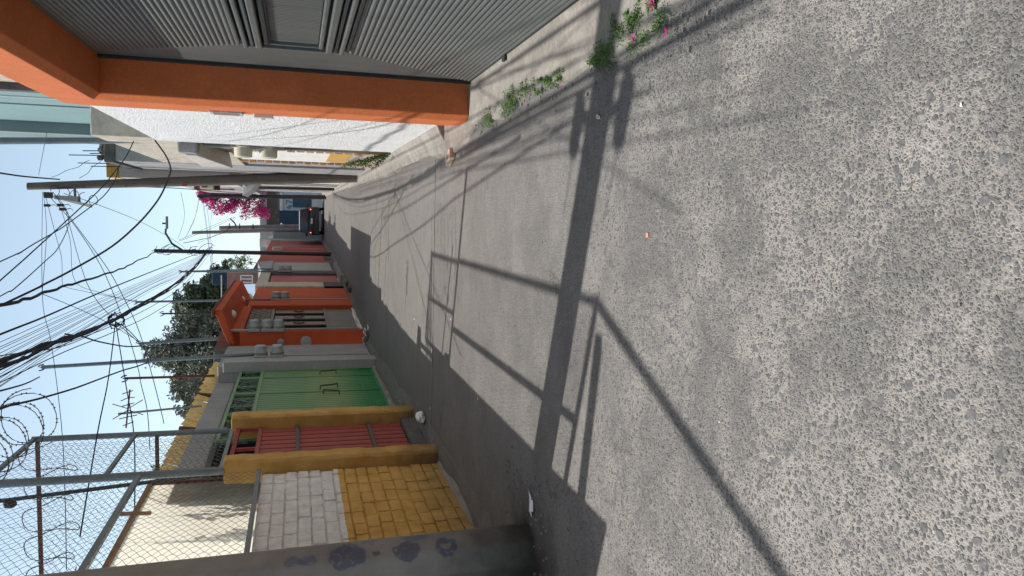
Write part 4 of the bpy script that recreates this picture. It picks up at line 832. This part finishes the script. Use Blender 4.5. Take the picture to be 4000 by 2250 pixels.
def fxx(y): return float(np.interp(y, [10, 17.7, 18.1, 22.5, 26.4, 30.2, 35], [-2.92, -2.9, -2.95, -2.62, -2.42, -2.25, -2.1]))
mast('service_mast', -2.80, 15.95, 2.3, 6.1, .035, m_pipe, 'tallest steel mast, rising from the two meters beside the green gate', (2.24, 1.93), .16, mx=-2.84)
mast('service_mast', -3.0, 14.9, 3.0, 4.5, .022, m_rust, 'short rusty mast above the yellow corrugated tiles', ())
mast('service_mast', -2.83, 18.15, 3.25, 4.85, .03, m_pipe, 'grey mast with insulator at the near corner of the deep orange house', (), .07)
mast('service_mast', -2.85, 18.4, 3.25, 4.6, .035, m_pipe, 'second leaning mast with a looped cable at the near corner of the deep orange house', (), .07)
mast('service_mast', -2.64, 18.12, 2.4, 3.1, .035, m_meter, 'bent conduit with three grey meters in a column by the grey metal door', (2.47, 2.2, 1.95), .0, False, mx=-2.62)
mast('service_mast', -2.63, 21.2, 3.3, 4.85, .022, m_darkpole, 'dark thin mast rising behind the sloping orange canopy', ())
mast('service_mast', -2.44, 22.75, 2.2, 5.75, .03, m_pipe, 'long grey mast past the canopy with two meters on the orange wall', (2.12, 1.88), .06, mx=-2.44)
mast('service_mast', -2.20, 30.35, 2.2, 5.65, .03, m_pipe, 'grey mast with two meters between the faded red doors and the narrow grey house', (2.12, 1.86), .03, mx=-2.18)
mast('service_mast', -2.14, 30.9, 2.4, 5.5, .028, m_pipe, 'twin of the mast by the faded red doors, without meters', (), .12)
# ================================================================= trees
def tree(name, base, clumps, leafm, label, s=.09, trunk=.18, n=900, group=None):
    clumps = [(x, y, z, r*(1.22 if y > 35 else 1.1)) for x, y, z, r in clumps]
    t = thing(name, base, label, 'tree', group); b = Vector(base)
    top = Vector(np.mean([c[:3] for c in clumps], axis=0))
    mb = MB(); mb.tube([b, b.lerp(top, .55)+Vector((.1, 0, 0)), top], trunk, 8, r1=trunk*.35)
    for c in clumps:
        c = Vector(c[:3]); m0 = b.lerp(top, random.uniform(.35, .7)); mb.tube([m0, m0.lerp(c, .5)+Vector((0, 0, .2)), c], trunk*.3, 6, r1=.02)
    mb.build('trunk', m_twig, t)
    cr = MB()
    for (x, y, z, r) in clumps:
        for k in range(int(18*r)+8):
            d = Vector((random.gauss(0, 1), random.gauss(0, 1), random.gauss(0, 1))).normalized()*r*random.uniform(.3, .95)
            leaves(cr, (x+d.x, y+d.y, z+d.z), r*random.uniform(.3, .6), int(2.3*n*r/(18*r+8)), s, squash=(1, 1, .75))
    cr.build('crown', leafm, t); return t
m_pine = M('grey_green_needles', (.20, .215, .17), .85, .4, 1.3, 0, dirt=0, fine=0)
tree('pine_tree', (-6.6, 38, 0), [(-6.6, 38, 7.4, .7), (-6.0, 38, 6.6, .8), (-7.3, 38, 6.2, .9), (-5.6, 38, 5.6, .8), (-6.6, 38, 5.5, 1.0), (-7.6, 38, 5.0, .8), (-8.3, 38, 5.6, .5), (-6.2, 38, 4.3, 1.0), (-5.2, 38, 6.3, .6), (-8.0, 38, 6.6, .45), (-5.0, 38, 4.6, .8), (-7.4, 38, 4.0, .8)], m_pine, 'large grey-green pine with open crown behind the green gate house', n=1100)
tree('broad_tree', (-4.4, 40, 0), [(-4.5, 40, 6.5, .7), (-4.0, 40, 5.9, .7), (-4.7, 40, 5.6, .8), (-3.8, 40, 5.1, .7), (-4.6, 40, 4.8, .8), (-5.2, 40, 5.3, .5)], m_leafd, 'dark green tree rising behind the deep orange canopy', n=1100)
tree('broad_tree', (-3.4, 41, 0), [(-3.3, 41, 5.6, .5), (-3.1, 41, 5.0, .5), (-3.5, 41, 5.1, .5)], m_leafd, 'small dark tree between the orange canopy and the blue tank', n=1000)
tree('pine_tree', (-6.8, 29, 0), [(-6.35, 29, 5.55, .4), (-6.6, 29, 5.1, .4), (-6.9, 29, 5.35, .35), (-7.3, 29, 5.0, .35), (-6.2, 29, 4.9, .3)], m_pine, 'wispy pine top over the yellow corrugated tiles', .06, .08, 700)
tree('pine_tree', (-5.6, 16, 0), [(-4.7, 15, 3.9, .28), (-5.1, 15, 3.7, .3), (-4.4, 15, 3.55, .22), (-5.6, 15, 3.5, .25)], m_leaf, 'thin leafy branches seen through the mesh above the tiled awning', .035, .03, 260)
tree('shrub', (-2.5, 39, 2.9), [(-2.5, 39, 4.5, .3), (-2.5, 39, 4.05, .35)], M('light_leaf', (.16, .22, .06), .7, .3, 6, 0, dirt=0, fine=0), 'light green climbing shrub on the roof edge of the salmon house', .05, .02, 500)
sh2 = thing('agave_plant', (-3.0, 27.5, 2.8), 'spiky green plant on the roof beside the tilted blue panel', 'plant')
for k in range(9): a = k*.7; MB().prism([(-3.0, 27.5, 2.85), (-2.97, 27.52, 2.9), (-3.0+.35*math.cos(a), 27.5+.3*math.sin(a), 3.15+.2*math.sin(k))], (0, .01, .01)).build('blade', m_leaf, sh2)
# bougainvillea
m_bract = M('magenta_bract', (.72, .03, .30), .7, .25, 9, 0, dirt=0, fine=0)
bg_ = thing('bougainvillea', (1.25, 45.5, 0), 'bougainvillea in full magenta bloom hanging over the far right wall', 'flowering shrub')
MB().tube([(1.4, 45.5, 0), (1.3, 45.4, 3), (.9, 45.3, 4.6), (.4, 45.2, 5.4)], .07, 7, r1=.02).build('trunk', m_twig, bg_)
fo, br = MB(), MB()
for k in range(70):
    u = random.random(); z = 3.2+3.3*u; xr = np.interp(z, [3.1, 3.8, 4.8, 5.6, 6.5], [-.05, -.35, -.35, -.05, .75]); x = random.uniform(xr, 1.5)
    c = (x, 45.3+random.uniform(-.5, .5), z)
    leaves(fo, c, .30, 45, .06); leaves(br, c, .34, int(110+80*(z > 4.8)), .055)
    if random.random() < .35 and x < xr+.5: MB().tube([(x, c[1], z), (x-.15, c[1], z-.15)], .012, 5).build('twig', m_twig, bg_)
fo.build('foliage', m_leaf, bg_); br.build('bracts', m_bract, bg_)
# ================================================================= car
car = thing('parked_car', (-.45, 47.6, 0), 'dark hatchback seen from behind with lit tail lights near the street end', 'car')
m_paint = M('dark_car_paint', (.018, .02, .026), .25, .05, 2, 0, dirt=.1, fine=0, spec=.6)
m_roofp = M('sunlit_roof_paint', (.25, .27, .30), .3, .05, 2, 0, dirt=.1, fine=0, spec=.6)  # roof toned pale to carry sun and reflection on the dark car
m_tyre = M('tyre', (.02, .02, .02), .9, .1, 9, .2)
cx = -.45; y0 = 47.2
secs = [(0.0, .30, .78, .80, .70, 0), (.06, .24, .86, .84, .74, 0), (.5, .2, .92, .84, .74, 0), (1.9, .2, .93, .84, .74, 0), (2.9, .2, .88, .83, .72, 0), (3.7, .24, .72, .78, .65, 0), (3.85, .3, .6, .7, .6, 0)]
mb = MB(); n = 10
for (dy, zb_, zt_, w, wt, _) in secs:
    for x, z in ((-w*.9, zb_), (-w, zb_+.12), (-w*1.0, (zb_+zt_)/2), (-w*.97, zt_-.06), (-w*.9, zt_), (w*.9, zt_), (w*.97, zt_-.06), (w, (zb_+zt_)/2), (w, zb_+.12), (w*.9, zb_)): mb.v.append((cx+x, y0+dy, z))
for i in range(len(secs)-1):
    for k in range(n): mb.f.append((i*n+k, i*n+(k+1) % n, (i+1)*n+(k+1) % n, (i+1)*n+k))
mb.f += [tuple(range(n)), tuple((len(secs)-1)*n+k for k in range(n))]; mb.smooth = True; mb.build('body', m_paint, car, .02)
MB().hexa([(cx-.79, y0+.05, .88), (cx+.79, y0+.05, .88), (cx+.77, y0+3.0, .88), (cx-.77, y0+3.0, .88)], [(cx-.64, y0+.34, 1.40), (cx+.64, y0+.34, 1.40), (cx+.64, y0+2.1, 1.40), (cx-.64, y0+2.1, 1.40)]).build('cabin', m_paint, car, .03)
MB().hexa([(cx-.65, y0+.33, 1.385), (cx+.65, y0+.33, 1.385), (cx+.64, y0+2.1, 1.39), (cx-.64, y0+2.1, 1.39)], [(cx-.56, y0+.40, 1.425), (cx+.56, y0+.40, 1.425), (cx+.56, y0+2.0, 1.435), (cx-.56, y0+2.0, 1.435)]).build('roof', m_roofp, car, .02)
MB().hexa([(cx-.68, y0+.05, .93), (cx+.68, y0+.05, .93), (cx+.68, y0+.12, .93), (cx-.68, y0+.12, .93)], [(cx-.56, y0+.27, 1.34), (cx+.56, y0+.27, 1.34), (cx+.56, y0+.36, 1.34), (cx-.56, y0+.36, 1.34)]).build('rear_window', m_dkglass, car)
m_lamp = M('red_lens', (.35, .01, .01), .2, .05, 9, 0, dirt=0, fine=0, spec=.6)
t = NT('lit_bulb'); e = t.n('ShaderNodeEmission', i_0=(1, .35, .12, 1), i_1=1.3); t.t.links.new(e.outputs[0], t.t.nodes['Material Output'].inputs[0]); m_bulb = t.m
for s in (-1, 1):
    MB().box(cx+s*.62, cx+s*.78, y0-.03, y0+.1, .68, .90).build('tail_light', m_lamp, car, .02)
    MB().lathe([(.035, 0), (.02, -.015)], (cx+s*.68, y0-.03, .78), 'y', 12).build('bulb', m_bulb, car)
    MB().box(cx+s*.80, cx+s*.96, y0+1.85, y0+1.95, .92, 1.05).build('mirror', m_paint, car, .03)
    for yy_ in (.62, 3.1):
        w_ = MB().lathe([(.2, -.08), (.29, -.07), (.3, 0), (.29, .07), (.2, .08)], (cx+s*.72, y0+yy_, .3), 'x', 20).build('wheel', m_tyre, car)
        r_ = MB().lathe([(.19, -.082), (.19, .082)], (cx+s*.72, y0+yy_, .3), 'x', 16).build('rim', m_steel, w_); WL[r_.name] = wl(car)
    MB().tube([(cx+s*.5, y0+.5, 1.45), (cx+s*.5, y0+1.9, 1.46)], .015, 6).build('roof_rail', m_steel, car)
MB().box(cx-.80, cx+.80, y0-.07, y0+.05, .26, .50).build('bumper', m_paint, car, .03)
box('bumper_strip', m_greyl, car, cx-.58, cx+.58, y0-.085, y0-.06, .20, .28, bevel=.005); box('number_plate', m_white2, car, cx-.16, cx+.16, y0-.035, y0-.0, .66, .76, bevel=.004)
box('wiper', m_gated, car, cx-.12, cx+.2, y0+.03, y0+.05, .97, .99)
# ================================================================= ground litter and weeds
def weed(c, rx, ry, n, label, s=.010, h=.05):
    t = thing('weed_clump', (c[0], c[1], .02), label, 'weeds', 'weeds along the broken kerb edge'); mb = MB()
    subs = []
    for _ in range(22):
        a = random.random()*6.283; q = random.random()**.7*1.15; subs.append((c[0]+rx*q*math.cos(a), c[1]+ry*q*math.sin(a), random.uniform(.25, .6)*min(rx, .09), random.uniform(.5, 1.2)))
    for _ in range(int(n*1.25)):
        sx_, sy_, sr_, sh_ = random.choice(subs); x = random.gauss(sx_, sr_*.55); y = random.gauss(sy_, sr_*.7); q = min(1, math.hypot(x-sx_, y-sy_)/(sr_*1.6)); z = .015+random.random()*h*sh_*(1.1-q)
        d = Vector((random.gauss(0, 1), random.gauss(0, 1), random.uniform(.1, 1.2))).normalized(); b = d.cross(Vector((0, 0, 1))); 
        b = b.normalized() if b.length > .01 else Vector((1, 0, 0)); L = s*random.uniform(.6, 1.5); p = Vector((x, y, z)); n0 = len(mb.v)
        mb.v += [tuple(p), tuple(p+d*L*.5+b*L*.28), tuple(p+d*L), tuple(p+d*L*.5-b*L*.28)]; mb.f.append((n0, n0+1, n0+2, n0+3))
    mb.build('leaves', m_weed, t)
    st = MB()
    for _ in range(14): a = random.random()*6.28; st.tube([(c[0], c[1], .01), (c[0]+rx*.6*math.cos(a), c[1]+ry*.6*math.sin(a), .03)], .0012, 4)
    st.build('stems', m_leafd, t)
m_weed = M('weed_green', (.10, .18, .05), .8, .5, 20, 0, dirt=0, fine=0)
weed((.93, 3.42), .13, .27, 4200, 'largest green weed clump, with magenta petals beside it, near the photo edge')
weed((.86, 3.85), .08, .15, 1500, 'dense weed clump next to the largest one, on its far side'); weed((.86, 4.72), .05, .30, 1500, 'long low strip of weeds along the kerb in front of the grey gate')
weed((.90, 5.28), .05, .20, 700, 'small sparse weeds linking two clumps before the grey gate'); weed((.86, 5.66), .09, .22, 1700, 'dark weed clump near the far bottom corner of the grey gate'); weed((.82, 6.30), .09, .26, 1100, 'narrow trailing weed by the foot of the orange pillar')
t = thing('weeping_plant', (1.0, 12.4, .1), 'drooping green plant growing at the far foot of the white wall', 'plant', None); mb = MB()
for k in range(30):
    a = random.uniform(-.5, .5); p0_ = Vector((.98, 12.3+random.uniform(0, .5), .12)); p1_ = p0_+Vector((-.12-.1*random.random(), a*.6, .35*random.uniform(.6, 2.2)))
    for q in np.linspace(.15, 1, 14): leaves(mb, p0_.lerp(p1_, q)+Vector((-.03*q, 0, 0)), .03, 3, .018)
mb.build('leaves', m_leaf, t)
def petal(x, y, s, label, rot):
    t = thing('fallen_bract', (x, y, .03), label, 'petal'); mb = MB()
    for k in range(3):
        a = rot+k*2.1; d = Vector((math.cos(a), math.sin(a), 0)); b = Vector((-d.y, d.x, 0)); p = Vector((x, y, .038))
        mb.add([p, p+d*s*.5+b*s*.35+Vector((0, 0, s*.35)), p+d*s+Vector((0, 0, s*.5)), p+d*s*.5-b*s*.35+Vector((0, 0, s*.3))], [(0, 1, 2, 3)])
    mb.build('bract', m_bract, t)
petal(.95, 3.22, .038, 'largest fallen magenta bract, on the weeds nearest the camera', 1.0); petal(.80, 3.08, .026, 'fallen magenta bract lying on bare cement beside the weeds', 2.2); petal(.85, 3.42, .024, 'fallen magenta bract at the street edge of the largest weed clump', .3)
petal(.79, 4.43, .018, 'small dry magenta bract on the kerb before the grey gate', .3); petal(.76, 3.74, .012, 'tiny red petal by the dense weed clump', 2)
br_ = thing('loose_brick', (.61, 7.95, .0), 'pale old brick lying at an angle on the road edge by the white wall', 'brick')
mb = MB(); c, s_ = math.cos(.35), math.sin(.35); q = [(-.055, -.115), (.055, -.115), (.055, .115), (-.055, .115)]
P_ = [(.61+x*c-y*s_, 7.95+x*s_+y*c) for x, y in q]; mb.hexa([(x, y, .0) for x, y in P_], [(x+.004, y, .062) for x, y in P_]); mb.build('brick_body', M('pale_brick', (.52, .42, .33), .9, .2, 20, .6, 60), br_, .012, 2)
MB().box(.585, .64, 7.90, 8.0, .0625, .066).build('mortar_smear', m_curb, br_)
tb_ = thing('terracotta_chip', (-.06, 3.27, 0), 'small square terracotta chip alone in the middle of the road', 'tile chip'); MB().box(-.072, -.05, 3.255, 3.28, 0, .006).build('chip', M('terracotta', (.62, .27, .14), .85, .1, 40, .1), tb_, .002)
pp = thing('torn_paper', (-1.95, 4.92, 0), 'torn pale paper scrap lying in the shade by the concrete pole', 'litter')
MB().add([(-1.86, 4.96, .015), (-1.91, 4.88, .006), (-1.97, 4.85, .012), (-1.975, 4.87, .02), (-2.03, 4.89, .006), (-1.99, 4.92, .02), (-1.92, 4.95, .01)], [(0, 1, 2, 3, 4, 5, 6)]).build('scrap', m_paperw, pp)
bgp = thing('plastic_bag', (-2.47, 9.5, .02), 'crumpled white plastic bag at the step of the dark red door', 'bag'); mb = MB(); K, J = 12, 7
for j in range(J):
    for k in range(K):
        a = 2*math.pi*k/K; th = math.pi*j/(J-1); rr = .075*math.sin(th)*(1+.35*math.sin(a*3+j)*random.uniform(.5, 1)); mb.v.append((-2.50+rr*math.cos(a)*.8, 9.45+rr*math.sin(a)*1.7+.05*math.cos(a*2), .012+.055*(1-math.cos(th))+random.uniform(-.008, .008)))
mb.f = [(j*K+k, j*K+(k+1) % K, (j+1)*K+(k+1) % K, (j+1)*K+k) for j in range(J-1) for k in range(K)]; mb.build('bag_skin', m_paperw, bgp)
for (x, y, s, lb) in ((-.75, 2.57, .004, 'round white bottle cap on the sunlit road'), (.99, 6.37, .02, 'thin white scrap on the cement before the orange pillar'), (-1.06, 7.9, .014, 'pale scrap lying across the lit joint of the road'), (-2.3, 9.1, .02, 'white litter flake by the door step'), (-1.6, 6.6, .014, 'tiny white flake in the wall shadow'), (.3, 1.55, .006, 'white shell-like flake among the worn stones'), (-1.4, 10.5, .02, 'narrow pale scrap in the shade further up the road')):
    t = thing('litter_flake', (x, y, 0), lb, 'litter'); MB().add([(x-s, y-s*.4, .002), (x+s*.8, y-s*.3, .006), (x+s, y+s*.5, .003), (x-s*.6, y+s*.6, .007)], [(0, 1, 2, 3)]).build('flake', m_paperw, t)
lf = thing('dry_leaf', (.55, 3.93, 0), 'single dry beige leaf on the road near the pole shadow', 'leaf'); MB().prism([(.535, 3.9, .003), (.55, 3.89, .008), (.565, 3.93, .01), (.555, 3.96, .003), (.54, 3.94, .01)], (0, 0, .001)).build('blade', m_cream, lf)
mb = MB()
for _ in range(420):
    big = 1
    a = random.random(); 
    if a < .4: x, y = .84+random.gauss(0, .06), random.uniform(2.7, 7.4)
    elif a < .7: x, y = random.uniform(-2.55, -1.7), random.uniform(4.0, 5.6)
    else: x, y, big = random.uniform(-2.6, 1), random.uniform(1.4, 9), .45
    s = random.uniform(.003, .009)*big; mb.box(x-s, x+s, y-s*.8, y+s*.8, 0, s*1.2+.002)
o = mb.build('gravel', m_curb); o['kind'] = 'stuff'; o['label'] = 'scattered grit and crumbs of cement on road and kerb'; o['category'] = 'grit'
# ================================================================= overhead cables
WLAB = {'A1': 'upper of two thin drooping cables that cross to the white wall end', 'A2': 'lower of two thin drooping cables that cross to the white wall end', 'B': 'thick drooping cable that dips lowest and ends by the round cream meters', 'C': 'twisted thick service cable running to the top of the steel lamp post', 'D': 'slack wire hanging from the leaning concrete pole towards the camera',
'E': 'straight thick cable above the thin telephone wires, to the lamp post', 'F1': 'heaviest black bundle of telephone cables running to the lamp post', 'F2': 'lower strand of the heavy cable bundle, hugging its underside', 'F3': 'medium strand crossing over the heavy cable bundle', 'F4': 'thin strand weaving along the heavy cable bundle',
'G1': 'thin wire just under the heavy cable bundle', 'G2': 'lowest thin wire under the heavy cable bundle', 'G3': 'thin wire just above the heavy cable bundle', 'H1': 'thin wire crossing the whole sky from the leaning pole to behind the fence', 'H2': 'short wire joining the leaning pole to the crossing knot', 'I': 'kinked drop wire from the leaning pole to the long mast, upper one', 'J': 'kinked drop wire from the leaning pole to the long mast, lower one',
'K': 'drop wire from the leaning pole to the splice knot', 'L': 'drop wire curving from the leaning pole over the splice knot', 'M': 'longest drop wire from the leaning pole towards the antenna', 'N': 'straight wire between the leaning concrete pole and the lamp post', 'O': 'wire fanning out past the splice knot to a mast', 'P': 'wire from the splice knot to the near side of the fence', 'Q': 'wire from the splice knot towards the tiled awning',
'R': 'lower drop wire from the splice knot to the orange house mast', 'R2': 'upper drop wire from the splice knot to the orange house mast', 'S': 'loose cable branching down from the bundle to the looped mast', 'T2': 'thick cable from the razor wire corner to the looped mast', 'T3': 'wire leading to the head of the tallest steel mast', 'V1': 'cable along the right side ending at the leaning concrete pole', 'V2': 'cable from the leaning concrete pole to the dark pole by the bougainvillea',
'X1': 'short wire tying the teal building to the insulator of the leaning pole', 'Y1': 'wavy wire from the rebar roof to the leaning pole, upper', 'Y2': 'wavy wire from the rebar roof to the leaning pole, lower', 'Z1': 'slack arc of wire above the lamp head', 'Z2': 'faint slack wire near the dark pole top'}
def smooth(p, n=5):
    p = [Vector(q) for q in p]
    if len(p) < 3: return [p[0].lerp(p[1], i/8)-Vector((0, 0, .0)) for i in range(9)]
    out = []
    for i in range(len(p)-1):
        a, b, c, d = p[max(i-1, 0)], p[i], p[i+1], p[min(i+2, len(p)-1)]
        for k in range(n):
            t = k/n; out.append(.5*((2*b)+(c-a)*t+(2*a-5*b+4*c-d)*t*t+(3*b-a-3*c+d)*t**3))
    return out+[p[-1]]
for nm, r, p in WIRES:
    mb = MB(); pts = smooth(p)
    if nm in ('C', 'F1', 'F2'):
        pts = [q+Vector((.010*math.sin(i*1.7), 0, .010*math.cos(i*2.1))) for i, q in enumerate(pts)]
    mb.tube(pts, r, 6); name = 'cable' if r >= .009 else 'wire'
    o = mb.build(name, m_wire)
    if nm == 'T': tag(o, 'one of many thin parallel telephone wires strung beside the heavy bundle', 'wire', 'thin parallel telephone wires')
    elif nm[0] == 'U': tag(o, 'thin far wire crossing between poles at the end of the street', 'wire', 'far wires at the end of the street')
    else: tag(o, WLAB[nm], name)
kn = thing('cable_splice', (-1.7, 13.6, 4.4), 'knotted black splice where several drop wires leave the heavy bundle', 'splice')
kc = KNOT
for i in range(10):
    a = random.random()*6; MB().tube([Vector(kc)+Vector((.16*math.cos(a+k)*random.uniform(.3, 1), .1*math.sin(k), .12*math.sin(a+k))) for k in np.linspace(0, 3, 7)], .008, 5).build('wire_loop', m_wire, kn)
for (x, y, z, lb) in CLAMPS:
    t = thing('wire_clamp', (x, y, z), lb, 'clamp'); MB().box(x-.03, x+.03, y-.05, y+.05, z-.11, z).build('clamp_body', m_darkpole, t, .01); MB().tube([(x, y, z-.11), (x+.02, y, z-.2), (x-.02, y, z-.24)], .008, 5).build('hook', m_darkpole, t)
